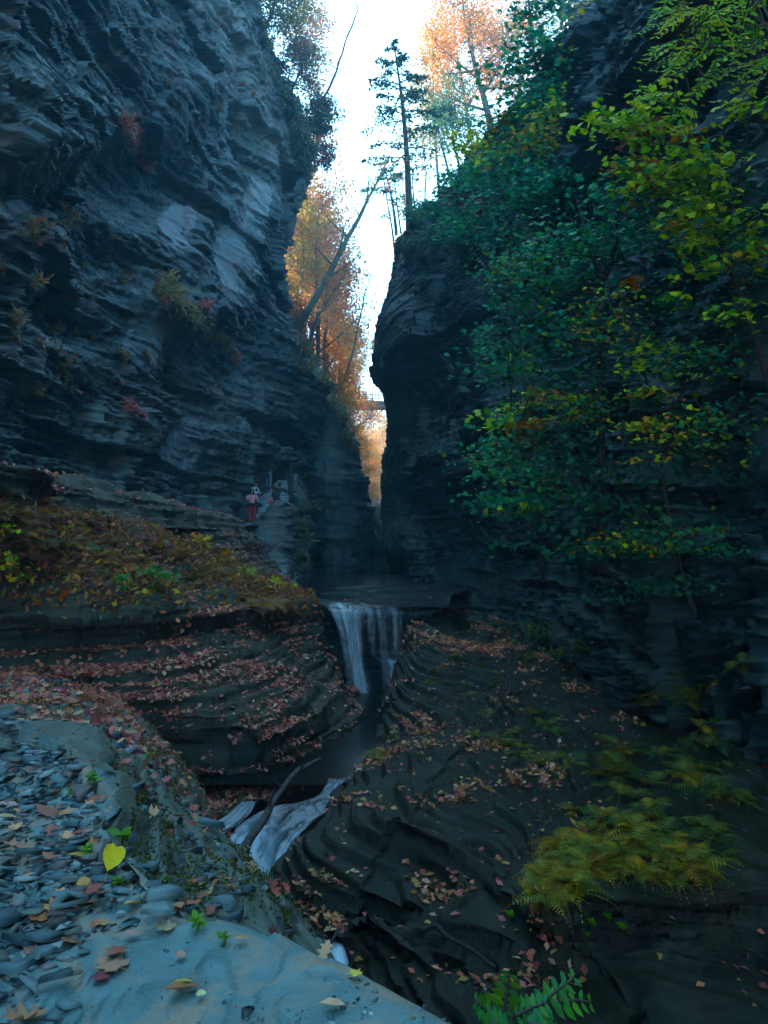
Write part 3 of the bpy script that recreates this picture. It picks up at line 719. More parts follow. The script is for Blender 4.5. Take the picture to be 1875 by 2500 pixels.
# ------------------------------------------------------------------ footbridge
M['bridge'] = plain_mat('bridge_steel', (0.06, 0.06, 0.07), 0.6, 0.2, 3)
M['bridge_stone'] = plain_mat('bridge_girder', (0.16, 0.15, 0.17), 0.8, 0.2, 3)
bl, br = P(838, 985, 92), P(975, 985, 92)
fb = tag(empty('footbridge', (bl + br) / 2), 'small dark footbridge with open railings high across the bright gap', 'bridge')
W = br[0] - bl[0]
dk = MB().box((0, 0, 0), (W, 1.6, .32)); dk.build('deck', M['bridge_stone'], fb)
gd = MB().box((0, -.6, -.45), (W, .2, .55)).box((0, .6, -.45), (W, .2, .55))
for x in np.arange(-W / 2 + .2, W / 2, .55): gd.box((x, 0, -.8), (.14, 1.5, .16))
gd.build('girder', M['bridge_stone'], fb)
for sy in (-.72, .72):
    rl = MB().box((0, sy, 1.25), (W, .09, .10)).box((0, sy, .75), (W, .07, .07))
    for x in np.arange(-W / 2 + .3, W / 2, .8): rl.box((x, sy, .7), (.09, .09, 1.1))
    rl.build('railing', M['bridge'], fb)

# ------------------------------------------------------------------ fallen branch over the cascade, twigs
def wob(pts, amp, seed, n=14):
    pts = np.asarray(pts, float); t = np.linspace(0, len(pts) - 1, n)
    Q = np.stack([np.interp(t, np.arange(len(pts)), pts[:, k]) for k in range(3)], 1)
    return Q + amp * np.stack([fbm(Q * 3 + s, 2, seed + s) for s in range(3)], 1)
lg = tag(empty('fallen_branch', P(640, 1960, 10.4)), 'long bare fallen branch leaning from the ledge down into the cascade', 'branch')
l0 = np.array(lg.location)
lb = MB().tube(wob([P(780, 1850, 11.6), P(735, 1882, 11.2), P(690, 1928, 10.7), P(650, 1985, 10.0), P(622, 2040, 9.5), P(598, 2090, 9.2)], .06, 3) - l0, np.linspace(.028, .06, 14), 8)
lb.build('stem', M['bark'], lg, True)
for k, (a, b) in enumerate((((690, 1928, 10.65), (668, 1905, 10.5)), ((655, 1975, 10.05), (672, 1925, 10.0)), ((735, 1882, 11.1), (742, 1862, 11.0)))):
    MB().tube(wob([P(*a), P(*b)], .02, 20 + k, 5) - l0, np.linspace(.026, .012, 5), 6).build('side_branch', M['bark'], lg, True)
tw = MB()
for k, pts in enumerate(([(790, 2372, 7.3), (796, 2320, 7.25), (788, 2282, 7.3)], [(796, 2335, 7.2), (808, 2300, 7.2), (822, 2272, 7.3)], [(770, 2355, 7.2), (795, 2338, 7.1)], [(812, 2362, 7.2), (810, 2330, 7.2)])):
    tw.tube(wob([P(*p) for p in pts], .03, 40 + k, 7), np.linspace(.022, .010, 7), 5)
tag(tw.build('twig', M['bark'], smooth=True), 'forked dark twig standing before the white water at the slab edge', 'twig')
for k, (pts, r, lab) in enumerate((([(1035, 2268, 7.4), (1070, 2250, 7.35), (1120, 2300, 7.1), (1200, 2360, 6.9)], .03, 'thin dark branch lying over the leaves on the right bank'),
                                 ([(1180, 1780, 12.6), (1230, 1690, 13.6), (1260, 1610, 15), (1385, 1480, 18)], .028, 'slender dark branch leaning up the right cliff foot'))):
    tag(MB().tube(wob([P(*p) for p in pts], .07, 60 + k, 14), np.linspace(r, r * .5, 14), 6).build('fallen_branch', M['bark_dark'], smooth=True), lab, 'branch')

# ------------------------------------------------------------------ people
def skin_mesh(name, joints, edges, radii, mat, parent=None, sub=1, vcol=None):
    me = bpy.data.meshes.new(name); me.from_pydata([tuple(j) for j in joints], edges, [])
    o = bpy.data.objects.new(name, me); COL.objects.link(o)
    md = o.modifiers.new('skin', 'SKIN'); md.use_smooth_shade = True
    for v, r in zip(me.skin_vertices[0].data, radii):
        v.radius = (r, r) if not isinstance(r, tuple) else r
    me.skin_vertices[0].data[0].use_root = True
    s = o.modifiers.new('sub', 'SUBSURF'); s.levels = s.render_levels = sub
    dg = bpy.context.evaluated_depsgraph_get(); ev = o.evaluated_get(dg)
    nm = bpy.data.meshes.new_from_object(ev); o.modifiers.clear(); o.data = nm; bpy.data.meshes.remove(me)
    nm.materials.clear(); nm.materials.append(mat)
    if parent: o.parent = parent
    return o

def cloth(name, col, rough=0.8): return plain_mat(name, col, rough, 0.25, 14.0)
M['skin'] = plain_mat('skin', (0.50, 0.30, 0.23), 0.55, 0.1, 10)
M['hair'] = plain_mat('dark_hair', (0.018, 0.014, 0.012), 0.6, 0.3, 40)
M['hair_brown'] = plain_mat('brown_hair', (0.10, 0.06, 0.035), 0.6, 0.3, 40)
M['dark'] = plain_mat('dark_detail', (0.02, 0.02, 0.022), 0.5, 0.2, 20)
M['white_shoe'] = cloth('white_shoe', (0.62, 0.62, 0.60))
M['dark_shoe'] = cloth('dark_shoe', (0.03, 0.03, 0.035))

def head_mesh(mb, c, r, face, tilt=0.0):
    """an egg-shaped head with brow, nose, chin, ears; face = heading in degrees (0 = towards +x)"""
    V = []; F = []; nu, nv = 14, 11
    for j in range(nv):
        ph = math.pi * j / (nv - 1)
        for i in range(nu):
            th = 2 * math.pi * i / nu
            x, y, z = math.sin(ph) * math.cos(th), math.sin(ph) * math.sin(th), math.cos(ph)
            sx = 0.98 if z > 0 else 0.92; sy = 0.78 if z > -0.2 else 0.66
            fx = 1 + (0.16 * math.exp(-((y / .22) ** 2 + ((z + .18) / .20) ** 2)) if x > 0 else 0)      # nose
            fx -= (0.10 * math.exp(-(((abs(y) - .34) / .16) ** 2 + ((z - .03) / .10) ** 2)) if x > 0 else 0)  # eye sockets
            fx += (0.08 * math.exp(-((y / .3) ** 2 + ((z + .85) / .2) ** 2)) if x > 0 else 0)            # chin
            V.append((x * sx * fx * r, y * sy * r, z * 1.22 * r))
    for j in range(nv - 1):
        for i in range(nu):
            F.append((j * nu + i, (j + 1) * nu + i, (j + 1) * nu + (i + 1) % nu, j * nu + (i + 1) % nu))
    Rm = rotm('Z', face) @ rotm('Y', tilt)
    mb.add(np.array(V) @ Rm.T + c, F)
    return Rm

def person(loc, label, face, J, jacket, trousers, hair, shoes, hgt=1.0, sleeve=True, hair_long=False, group=None, hood=None):
    """J: joint positions (metres) in a frame where +x is forward, +y is the person's left, z up; loc = feet"""
    root = tag(empty('person', loc, R(face)), label, 'person', group)
    J = {k: np.array(v, float) * hgt for k, v in J.items()}
    h = hgt
    # one continuous body: pelvis, spine, neck, limbs, hands
    names = ['pelvis', 'belly', 'chest', 'neck', 'skull', 'shl', 'ell', 'wrl', 'hnl', 'shr', 'elr', 'wrr', 'hnr', 'hil', 'knl', 'anl', 'tol', 'hir', 'knr', 'anr', 'tor']
    E = [(0, 1), (1, 2), (2, 3), (3, 4), (2, 5), (5, 6), (6, 7), (7, 8), (2, 9), (9, 10), (10, 11), (11, 12), (0, 13), (13, 14), (14, 15), (15, 16), (0, 17), (17, 18), (18, 19), (19, 20)]
    rad = [.10, .095, .11, .045, .05, .05, .038, .027, .03, .05, .038, .027, .03, .075, .052, .036, .03, .075, .052, .036, .03]
    body = skin_mesh('body', [J[n] for n in names], E, [r * h for r in rad], M['skin'], root, 1)
    hb = MB(); fa = math.degrees(math.atan2(J['face'][1], J['face'][0])) if 'face' in J else 0.0
    Rm = head_mesh(hb, J['head'], .100 * h, fa, J.get('tilt', np.array([0]))[0] if 'tilt' in J else 0)
    for sy in (-1, 1):                                      # ears
        hb.box(J['head'] + Rm @ np.array([-.01, sy * .082, -.005]) * h, np.array([.035, .018, .055]) * h, Rm)
    # fingers and thumb rooted in each palm
    for s_ in ('l', 'r'):
        d = unit(J['hn' + s_] - J['wr' + s_]); side = unit(np.cross(d, (0, 0, 1.0)) + 1e-3)
        for k in range(4):
            a = J['hn' + s_] + side * (k - 1.5) * .019 * h
            ln = (.062, .072, .068, .052)[k] * h
            hb.tube([a, a + d * ln * .55, a + d * ln * .9 + np.array([0, 0, -.018 * h])], np.array([.0095, .009, .007]) * h, 5)
        a = J['hn' + s_] - d * .03 * h + side * .03 * h
        hb.tube([a, a + side * .025 * h + d * .03 * h, a + side * .025 * h + d * .055 * h], np.array([.011, .010, .008]) * h, 5)
    hd = hb.build('tmp', M['skin'], None, True)
    # join head and hands into the body mesh
    import bmesh
    bm = bmesh.new(); bm.from_mesh(body.data); bm.from_mesh(hd.data); bm.to_mesh(body.data); bm.free()
    for p in body.data.polygons: p.use_smooth = True
    bpy.data.objects.remove(hd)
    # eyes and mouth
    em = MB()
    for sy in (-.033, .033): MB().box(J['head'] + Rm @ np.array([.088, sy, .012]) * h, np.array([.012, .022, .012]) * h, Rm).build('eye', M['dark'], root)
    MB().box(J['head'] + Rm @ np.array([.090, 0, -.062]) * h, np.array([.012, .04, .008]) * h, Rm).build('mouth', M['dark'], root)
    # clothing
    tn = ['belly', 'chest', 'neck0', 'shl', 'ell', 'wrl', 'shr', 'elr', 'wrr', 'pelvis']
    JJ = dict(J); JJ['neck0'] = J['chest'] * .35 + J['neck'] * .65
    for s_ in ('l', 'r'): JJ['wr' + s_] = J['wr' + s_] * .92 + J['el' + s_] * .08
    skin_mesh('jacket', [JJ[n] for n in tn], [(0, 1), (1, 2), (1, 3), (3, 4), (4, 5), (1, 6), (6, 7), (7, 8), (0, 9)],
              [r * h for r in (.135, .150, .07, .080, .066, .052, .080, .066, .052, .135)], jacket, root, 1)
    ln = ['pelvis', 'hil', 'knl', 'anl', 'hir', 'knr', 'anr', 'belly0']; JJ['belly0'] = J['pelvis'] * .5 + J['belly'] * .5
    skin_mesh('trousers', [JJ[n] for n in ln], [(0, 1), (1, 2), (2, 3), (0, 4), (4, 5), (5, 6), (0, 7)], [r * h for r in (.125, .10, .082, .066, .10, .082, .066, .115)], trousers, root, 1)
    for s_ in ('l', 'r'):
        a, t = J['an' + s_], J['to' + s_]
        skin_mesh('shoe', [a + np.array([-.03, 0, -.045]) * h, (a + t) / 2 + np.array([0, 0, -.02]) * h, t], [(0, 1), (1, 2)], [.045 * h, .048 * h, .038 * h], shoes, root, 1)
    hm = MB(); V = []; F = []; nu, nv = 14, 8
    for j in range(nv):
        ph = (0.62 if not hair_long else 0.86) * math.pi * j / (nv - 1)
        for i in range(nu):
            th = 2 * math.pi * i / nu; x, y, z = math.sin(ph) * math.cos(th), math.sin(ph) * math.sin(th), math.cos(ph)
            front = max(0, math.cos(th)) ** 1.0 * (j / (nv - 1.0))
            zz = z + front * (0.75 if not hair_long else 1.25)
            rr = 1.10 - 0.16 * front
            V.append((x * rr * .1 * h - .006, y * .84 * rr * .1 * h, min(zz, 1.02) * .1 * 1.26 * h))
    for j in range(nv - 1):
        for i in range(nu): F.append((j * nu + i, (j + 1) * nu + i, (j + 1) * nu + (i + 1) % nu, j * nu + (i + 1) % nu))
    hm.add(np.array(V) @ Rm.T + J['head'], F); hm.build('hair', hair, root, True)
    return root, J, Rm

STAND = dict(pelvis=(0, 0, .93), belly=(0, 0, 1.10), chest=(.01, 0, 1.30), neck=(.0, 0, 1.45), skull=(.02, 0, 1.54), head=(.03, 0, 1.585),
             shl=(0, .19, 1.38), ell=(-.02, .25, 1.10), wrl=(.08, .24, .88), hnl=(.10, .24, .80), shr=(0, -.19, 1.38), elr=(-.02, -.25, 1.10), wrr=(.08, -.24, .88), hnr=(.10, -.24, .80),
             hil=(0, .10, .88), knl=(.03, .11, .49), anl=(0, .11, .10), tol=(.14, .12, .05), hir=(0, -.10, .88), knr=(.03, -.11, .49), anr=(0, -.11, .10), tor=(.14, -.12, .05))
def pose(**k): d = dict(STAND); d.update(k); return d

# woman in pink, taking a photo, facing the camera and a little to its right
J1 = pose(ell=(.17, .24, 1.14), wrl=(.25, .09, 1.44), hnl=(.26, .06, 1.50), elr=(.15, -.26, 1.16), wrr=(.25, -.09, 1.42), hnr=(.26, -.06, 1.49), tol=(.13, .16, .05), tor=(.14, -.10, .05))
p1, J_, Rm = person(tuple(np.array([-6.18, 36.0, 0.90])), 'person in a pink hooded jacket and maroon trousers raising both hands to the face', -70, J1,
                    cloth('pink_jacket', (0.78, 0.32, 0.40)), cloth('maroon_trousers', (0.30, 0.02, 0.05)), M['hair'], M['white_shoe'], 1.0, hair_long=True)
bg_ = MB().box((.13, -.02, .985), (.10, .26, .13), None).box((.185, -.02, .975), (.02, .18, .09)).tube([(.10, .12, 1.0), (-.02, .16, 1.02), (-.13, .0, 1.03), (-.02, -.16, 1.02), (.10, -.14, 1.0)], .016, 5)
bg_.build('waist_bag', M['dark'], p1)
ph_ = MB().box((.275, 0, 1.52), (.02, .10, .17)); ph_.build('phone', M['dark'], p1)
hd_ = MB().tube([(-.02, .13, 1.44), (-.11, .08, 1.42), (-.14, 0, 1.40), (-.11, -.08, 1.42), (-.02, -.13, 1.44)], [.04, .06, .065, .06, .04], 7); hd_.build('hood', cloth('pink_hood', (0.58, 0.22, 0.28)), p1, True)

# person behind her in a vest with pale sleeves, looking to the right at something in the hands
J2 = pose(face=(1, 0, 0), head=(.06, 0, 1.575), ell=(.06, .25, 1.12), wrl=(.28, .14, 1.16), hnl=(.35, .11, 1.18), elr=(.08, -.25, 1.12), wrr=(.30, -.12, 1.16), hnr=(.37, -.08, 1.18))
p2, J_, Rm = person(tuple(np.array([-6.35, 37.75, 1.40])), 'person in dark vest with pale blue sleeves looking down behind the pink jacket', -25, J2,
                    cloth('pale_blue_shirt', (0.50, 0.66, 0.74)), cloth('navy_trousers', (0.030, 0.045, 0.07)), M['hair'], M['white_shoe'], 1.0)
skin_mesh('vest', [(0, 0, 1.02), (.0, 0, 1.12), (.01, 0, 1.30), (.0, 0, 1.40)], [(0, 1), (1, 2), (2, 3)], [.145, .15, .165, .12], cloth('dark_vest', (0.035, 0.03, 0.05)), p2, 1)
MB().box((.40, .0, 1.20), (.09, .16, .014)).build('phone', M['dark'], p2)

# man in a black jumper bending at the wall, arm stretched out to the right
J3 = pose(pelvis=(-.10, 0, .78), belly=(.0, 0, .94), chest=(.12, 0, 1.12), neck=(.20, -.02, 1.25), skull=(.24, -.03, 1.32), head=(.27, -.04, 1.37), face=(.8, -.6, 0),
          shl=(.10, .20, 1.20), ell=(.14, .27, .93), wrl=(.30, .22, .75), hnl=(.36, .20, .70), shr=(.12, -.20, 1.19), elr=(.22, -.45, 1.05), wrr=(.30, -.70, .97), hnr=(.33, -.78, .95),
          hil=(-.10, .10, .76), knl=(.16, .12, .46), hir=(-.10, -.10, .76), knr=(.16, -.12, .46))
p3, J_, Rm = person(tuple(np.array([-5.18, 37.3, 1.42])), 'person in a black jumper bending over the outer wall with one arm stretched out', 80, J3,
                    cloth('black_jumper', (0.016, 0.020, 0.022)), cloth('black_trousers', (0.02, 0.022, 0.026)), M['hair'], M['dark_shoe'], 1.08)

# small child in red beside him
J4 = pose(face=(1, 0, 0), ell=(.10, .25, 1.10), wrl=(.28, .18, 1.02), hnl=(.35, .16, 1.01), elr=(.10, -.25, 1.10), wrr=(.28, -.16, 1.02), hnr=(.35, -.14, 1.01), head=(.03, 0, 1.62))
p4, J_, Rm = person(tuple(np.array([-5.42, 36.75, 1.28])), 'small child in a bright red top leaning on the rock parapet', -35, J4,
                    cloth('red_top', (0.60, 0.012, 0.05)), cloth('child_trousers', (0.03, 0.035, 0.06)), M['hair_brown'], M['dark_shoe'], 0.62)

# person higher on the stairs
J5 = pose(face=(1, 0, 0), ell=(.02, .26, 1.12), wrl=(.16, .16, 1.02), hnl=(.22, .12, 1.02), elr=(.02, -.26, 1.12), wrr=(.16, -.16, 1.02), hnr=(.22, -.12, 1.02), knl=(.06, .10, .49), anl=(-.02, .07, .10), tol=(.12, .08, .05))
p5, J_, Rm = person(tuple(np.array([-6.12, 40.75, 2.96])), 'person in a teal top and blue jeans coming down the stone stairs', -85, J5,
                    cloth('teal_top', (0.05, 0.24, 0.27)), cloth('blue_jeans', (0.16, 0.30, 0.50)), M['hair'], M['dark_shoe'], 1.0)
MB().tube([(.0, .0, 1.73), (.0, 0, 1.66)], [.05, .105], 10).box((.10, 0, 1.655), (.10, .13, .015)).box((0, 0, 1.725), (.07, .07, .03)).build('cap', cloth('green_cap', (0.04, 0.40, 0.34)), p5)
MB().tube([(.02, .17, 1.42), (.10, .10, 1.32), (.125, 0, 1.27), (.10, -.10, 1.32), (.02, -.17, 1.42)], .035, 6).build('scarf', cloth('pale_scarf', (0.25, 0.55, 0.60)), p5, True)
# ------------------------------------------------------------------ leaves, ferns, trees
def tmpl_maple():
    o = [(0, 0), (.22, -.06), (.50, .12), (.34, .26), (.62, .58), (.30, .52), (.22, .72), (0, 1.0)]
    out = o + [(-x, y) for x, y in o[-2:0:-1]]
    V = [(x, y, -.16 * abs(x) - .10 * y * y) for x, y in out]; c = len(V); V.append((0, .34, .03))
    return np.array(V), np.array([(c, i, (i + 1) % c) for i in range(c)])
def tmpl_oval(w=.24):
    V = [(0, 0, 0), (w, .32, .05), (w * .9, .66, .04), (0, 1, -.08), (-w * .9, .66, .04), (-w, .32, .05), (0, .4, -.02), (0, .7, -.03)]
    return np.array(V), np.array([(0, 1, 6), (1, 2, 6), (6, 2, 7), (2, 3, 7), (7, 3, 4), (6, 7, 4), (6, 4, 5), (0, 6, 5)])
def tmpl_bit():
    return np.array([(0, 0, 0), (.34, .45, .07), (0, 1, -.05), (-.34, .5, .07)]), np.array([(0, 1, 2), (0, 2, 3)])
def tmpl_oak():
    o = [(0, 0), (.10, .12), (.30, .2), (.14, .34), (.42, .46), (.18, .58), (.36, .74), (.14, .8), (0, 1)]
    out = o + [(-x, y) for x, y in o[-2:0:-1]]
    V = [(x, y, .55 * x * x + .22 * (y - .5) ** 2) for x, y in out]; c = len(V); V.append((0, .45, -.02))
    return np.array(V), np.array([(c, i, (i + 1) % c) for i in range(c)])
MAPLE, OVAL, BIT, OAK = tmpl_maple(), tmpl_oval(), tmpl_bit(), tmpl_oak()

def put(mb, T, pos, nrm, size, cols, rng, yaw=None, curl=0.0):
    """place copies of a leaf template at pos with normals nrm"""
    TV, TF = T; n = len(pos)
    if not n: return
    N = nrm / (np.linalg.norm(nrm, axis=1, keepdims=True) + 1e-9)
    a = rng.normal(size=(n, 3)) if yaw is None else yaw
    X = np.cross(a, N); X /= np.linalg.norm(X, axis=1, keepdims=True) + 1e-9; Y = np.cross(N, X)
    s = np.broadcast_to(size, (n,))[:, None, None]
    tv = np.broadcast_to(TV, (n,) + TV.shape).copy()
    if curl: tv[..., 2] += (rng.uniform(-curl, curl, (n, 1))) * (tv[..., 0] ** 2 * 2 + (tv[..., 1] - .5) ** 2)
    V = pos[:, None] + s * (tv[..., :1] * X[:, None] + (tv[..., 1:2]) * Y[:, None] + tv[..., 2:] * N[:, None])
    F = (TF[None] + (np.arange(n) * len(TV))[:, None, None]).reshape(-1, TF.shape[1])
    mb.add(V.reshape(-1, 3), F, np.repeat(cols, len(TV), 0))

def pal(colors, n, rng, var=0.25, w=None):
    c = np.array(colors, float)[rng.choice(len(colors), n, p=w)]
    return np.clip(c * (1 + rng.uniform(-var, var, (n, 1))), 0, 1)

GREEN = [(.030, .110, .035), (.045, .140, .040), (.025, .085, .040)]
LIME = [(.40, .58, .02), (.26, .48, .03), (.54, .62, .02), (.12, .34, .03)]
YELLOW = [(.52, .36, .03), (.44, .36, .04), (.55, .28, .03)]
ORANGE = [(.52, .145, .018), (.58, .20, .025), (.46, .10, .015), (.60, .25, .035)]
RUST = [(.32, .12, .05), (.40, .18, .06), (.24, .08, .045), (.44, .24, .07)]
PINK = [(.40, .16, .14), (.34, .12, .12), (.45, .24, .16)]
LITTER = [(.44, .095, .06), (.52, .14, .075), (.30, .06, .055), (.60, .22, .09), (.62, .32, .17), (.50, .13, .12)]

def tree_parts(trunk, r0, rng, c0=.3, nb=10, blen=2.5, up=.35, nsub=4, leaf_n=1800, leaf=.2, colors=ORANGE, T=BIT, spread=.5, droop=.0, flat=0.0):
    """trunk with limbs, and a crown of leaves hung along the twigs; returns two mesh builders"""
    tb, lb = MB(), MB(); trunk = np.asarray(trunk, float)
    n = max(10, len(trunk)); t = np.linspace(0, len(trunk) - 1, n)
    tp = np.stack([np.interp(t, np.arange(len(trunk)), trunk[:, k]) for k in range(3)], 1)
    H = np.linalg.norm(tp[-1] - tp[0]); tp = tp + .012 * H * np.stack([fbm(tp * 1.5 / max(1, H / 6) + k * 9, 2, rng.randint(999)) for k in range(3)], 1) * np.linspace(0, 1, n)[:, None]
    tb.tube(tp, r0 * np.linspace(1, .18, n) ** 1.1, 8)
    ends = []
    for k in range(nb):
        f = c0 + (1 - c0) * (k + rng.rand()) / nb; i = f * (n - 1); a = np.array([np.interp(i, np.arange(n), tp[:, q]) for q in range(3)])
        az = k * 2.4 + rng.uniform(-.6, .6); L = blen * (1.05 - .6 * f) * rng.uniform(.7, 1.25)
        d = unit((math.cos(az), math.sin(az), up + rng.uniform(-.2, .25)))
        pts = [a + d * L * s + np.array([0, 0, (-droop * s * s + .12 * s * s * (1 - droop)) * L]) for s in np.linspace(0, 1, 5)]
        rr = r0 * (1 - .75 * f) * .5
        tb.tube(pts, np.linspace(rr, rr * .2, 5), 5); ends.append((pts[2], pts[4]))
        for j in range(nsub):
            s = rng.uniform(.3, 1); b = np.array([np.interp(s * 4, np.arange(5), np.array(pts)[:, q]) for q in range(3)])
            dd = unit(d + rng.normal(size=3) * .75 + np.array([0, 0, -droop * .6])); l2 = L * rng.uniform(.25, .5)
            p2 = [b, b + dd * l2 * .5, b + dd * l2 + np.array([0, 0, -droop * .25 * l2])]
            tb.tube(p2, [rr * .35, rr * .22, rr * .1], 4); ends.append((p2[0], p2[2]))
    ends.append((tp[-3], tp[-1]))
    if leaf_n:
        E = np.array(ends); w = rng.gamma(1.2, 1, len(E)); w /= w.sum()
        q = rng.choice(len(E), leaf_n, p=w); s = rng.uniform(.2, 1.1, leaf_n)[:, None]
        pos = E[q, 0] + (E[q, 1] - E[q, 0]) * s + rng.normal(size=(leaf_n, 3)) * np.array([1, 1, .8]) * spread * blen * .22
        nrm = rng.normal(size=(leaf_n, 3)) * (1 - flat) + np.array([0, 0, flat * 1.5 + .2])
        tone = pal(colors, len(E), rng, .2)[q] * .5 + pal(colors, leaf_n, rng, .25) * .5
        put(lb, T, pos, nrm, leaf * rng.uniform(.7, 1.3, leaf_n), tone, rng)
    return tb, lb

def tree(label, trunk, seed, cat='tree', group=None, name='tree', bark='bark', lm='leaf', **kw):
    rng = np.random.RandomState(seed); trunk = np.asarray(trunk, float)
    root = tag(empty(name, trunk[0]), label, cat, group)
    tb, lb = tree_parts(trunk - trunk[0], rng=rng, **kw)
    tb.build('trunk', M[bark], root, True)
    if lb.n: lb.build('crown', M[lm], root)
    return root

# ---- autumn trees on the slopes behind the gap
def P3(*a): return P(*a)
protos = []
for k, (cl, nl, lab) in enumerate((([(.66, .20, .012), (.72, .30, .018), (.60, .15, .012)], 6400, ''), (ORANGE + YELLOW, 6800, ''), (YELLOW + [(.40, .38, .06)], 6400, ''), (PINK + ORANGE, 4200, ''), (ORANGE + [(.30, .30, .10)], 5400, ''))):
    h = 16.0
    protos.append(tree('', [(0, 0, 0), (.2, .1, h * .4), (-.1, .2, h * .75), (.3, 0, h)], 700 + k, r0=.20, c0=.2, nb=20, blen=4.0, up=.45, nsub=5, leaf_n=nl, leaf=.23, colors=cl, spread=.75))
G_OR = 'autumn trees on the wooded slope behind the gap'
LABS = ['full orange autumn tree on the wooded slope behind the gap', 'orange and yellow autumn tree on the wooded slope behind the gap', 'clear yellow autumn tree on the wooded slope behind the gap',
        'thin pinkish half bare autumn tree on the wooded slope behind the gap', 'olive and orange autumn tree on the wooded slope behind the gap']
spots = [(770, 62, 3, 1.1), (740, 70, 3, 1.25), (800, 72, 3, 1.05), (830, 80, 3, 1.0), (862, 92, 0, .85), (900, 100, 1, .6), (735, 62, 2, .8), (700, 66, 2, .9), (760, 68, 3, .9), (795, 66, 0, .8), (825, 70, 1, .75), (850, 76, 0, .75), (868, 84, 1, .6), (715, 80, 0, 1.1), (755, 85, 3, 1.15), (790, 90, 0, 1.0),
         (820, 95, 1, 1.0), (848, 102, 0, .85), (690, 95, 1, 1.2), (735, 104, 4, 1.2), (775, 110, 0, 1.2), (812, 118, 3, 1.2), (650, 84, 3, 1.1), (670, 108, 0, 1.4), (838, 64, 4, .55), (810, 60, 4, .6),
         (905, 150, 0, .9), (925, 140, 1, .85), (940, 150, 0, 1.0), (915, 170, 2, 1.1), (950, 132, 1, 1.0), (932, 165, 1, 1.2), (890, 140, 0, .9), (920, 122, 0, .5), (936, 126, 1, .5), (870, 130, 0, 1.0), (905, 185, 0, 1.3), (945, 185, 2, 1.3)]
first = {}
for i, (px, D, k, sc) in enumerate(spots):
    x = (px - CX) / F * D; z = float(hill_z(np.array([x]), np.array([D * 1.0]))[0]) - .2
    o = protos[k] if k not in first else copy_tree(protos[k]); first[k] = 1
    o.location = (x, D, z); o.rotation_euler = (0, 0, i * 1.7); o.scale = (sc, sc, sc * (1 + .1 * math.sin(i * 3)))
    tag(o, LABS[k], 'tree', G_OR)

# ---- leaning and bare trees in the gap
tree('tall dark trunk leaning far to the right out of the slope left of the gap', [P(722, 800, 57), P(760, 745, 57), (P(835, 610, 57)), P(890, 500, 57), P(948, 385, 57)], 31, name='leaning_tree', r0=.36, c0=.35, nb=12, blen=3.2, up=.7, nsub=4, leaf_n=420, leaf=.17, colors=PINK + [(.20, .16, .10)], spread=.7)
tree('smaller dark leaning tree below the large leaning trunk', [P(756, 840, 58), P(770, 785, 58), P(800, 735, 58), P(850, 655, 58)], 32, name='leaning_tree', r0=.16, c0=.4, nb=8, blen=2.2, up=.7, leaf_n=500, leaf=.17, colors=ORANGE)
for k, (pts, r, lf) in enumerate((([(838, 935, 66), (865, 850, 66), (890, 720, 66), (915, 640, 66)], .13, 250), ([(725, 745, 64), (728, 640, 64), (730, 540, 64), (728, 450, 64)], .10, 500), ([(775, 900, 62), (772, 760, 62), (780, 600, 62), (775, 500, 62)], .07, 450),
        ([(832, 930, 70), (840, 850, 70), (852, 760, 70), (868, 690, 70)], .08, 350))):
    tree(('slim leaning bare trunk rising right against the bright orange leaves', 'slim upright trunk beside yellow leaves nearest the left cliff', 'thin straight trunk among orange leaves behind the leaning tree', 'thin dark sapling beside the slim leaning bare trunk')[k],
         [P(*p) for p in pts], 40 + k, name='bare_tree', r0=r, c0=.45, nb=9, blen=2.0, up=.6, leaf_n=lf, leaf=.16, colors=ORANGE + PINK)

# ---- hemlock and thin trunks on the right rim
def hemlock(label, base, top, seed, dens=1.0, c0=.34, blen=2.5, r0=.25):
    rng = np.random.RandomState(seed); base, top = np.asarray(base), np.asarray(top)
    root = tag(empty('hemlock_tree', base), label, 'tree'); tb, lb = MB(), MB()
    n = 16; tp = np.stack([(top - base) * s for s in np.linspace(0, 1, n)]); tp[:, 0] += .35 * np.sin(np.linspace(0, 2.6, n)) - .0
    tb.tube(tp, r0 * np.linspace(1, .10, n), 9)
    nb = int(46 * dens)
    for k in range(nb):
        f = c0 + (1 - c0) * (k + rng.rand()) / nb
        if (.50 < f < .58) and rng.rand() < .8: continue
        i = f * (n - 1); a = np.array([np.interp(i, np.arange(n), tp[:, q]) for q in range(3)])
        az = k * 2.4 + rng.uniform(-.5, .5); prof = np.interp(f, [c0, c0 + .1, .66, .8, 1.0], [.8, .9, 1.1, .75, .12])
        L = blen * prof * rng.uniform(.55, 1.2); d = np.array([math.cos(az), math.sin(az), rng.uniform(-.05, .28)])
        pts = [a + d * L * s + np.array([0, 0, -.22 * s * s * L]) for s in np.linspace(0, 1, 5)]
        tb.tube(pts, np.linspace(.05, .012, 5), 4)
        m = int(66 * L * (1.0 if f > .6 else .55)); s = rng.uniform(.25, 1.05, m) ** .8
        pos = np.stack([np.interp(s * 4, np.arange(5), np.array(pts)[:, q]) for q in range(3)], 1)
        side = np.array([-d[1], d[0], 0]); w = rng.normal(size=m) * .20 * L * (1.1 - s * .6)
        pos += side * w[:, None] + np.stack([0 * w, 0 * w, -.25 * np.abs(w) - .05 * rng.rand(m)], 1)
        put(lb, BIT, pos, rng.normal(size=(m, 3)) * .5 + np.array([0, 0, 1.0]), .19 * rng.uniform(.6, 1.2, m), pal([(.018, .055, .045), (.028, .080, .055), (.02, .065, .06)], m, rng), rng)
    tb.build('trunk', M['bark_dark'], root, True); lb.build('crown', M['leaf'], root); return root
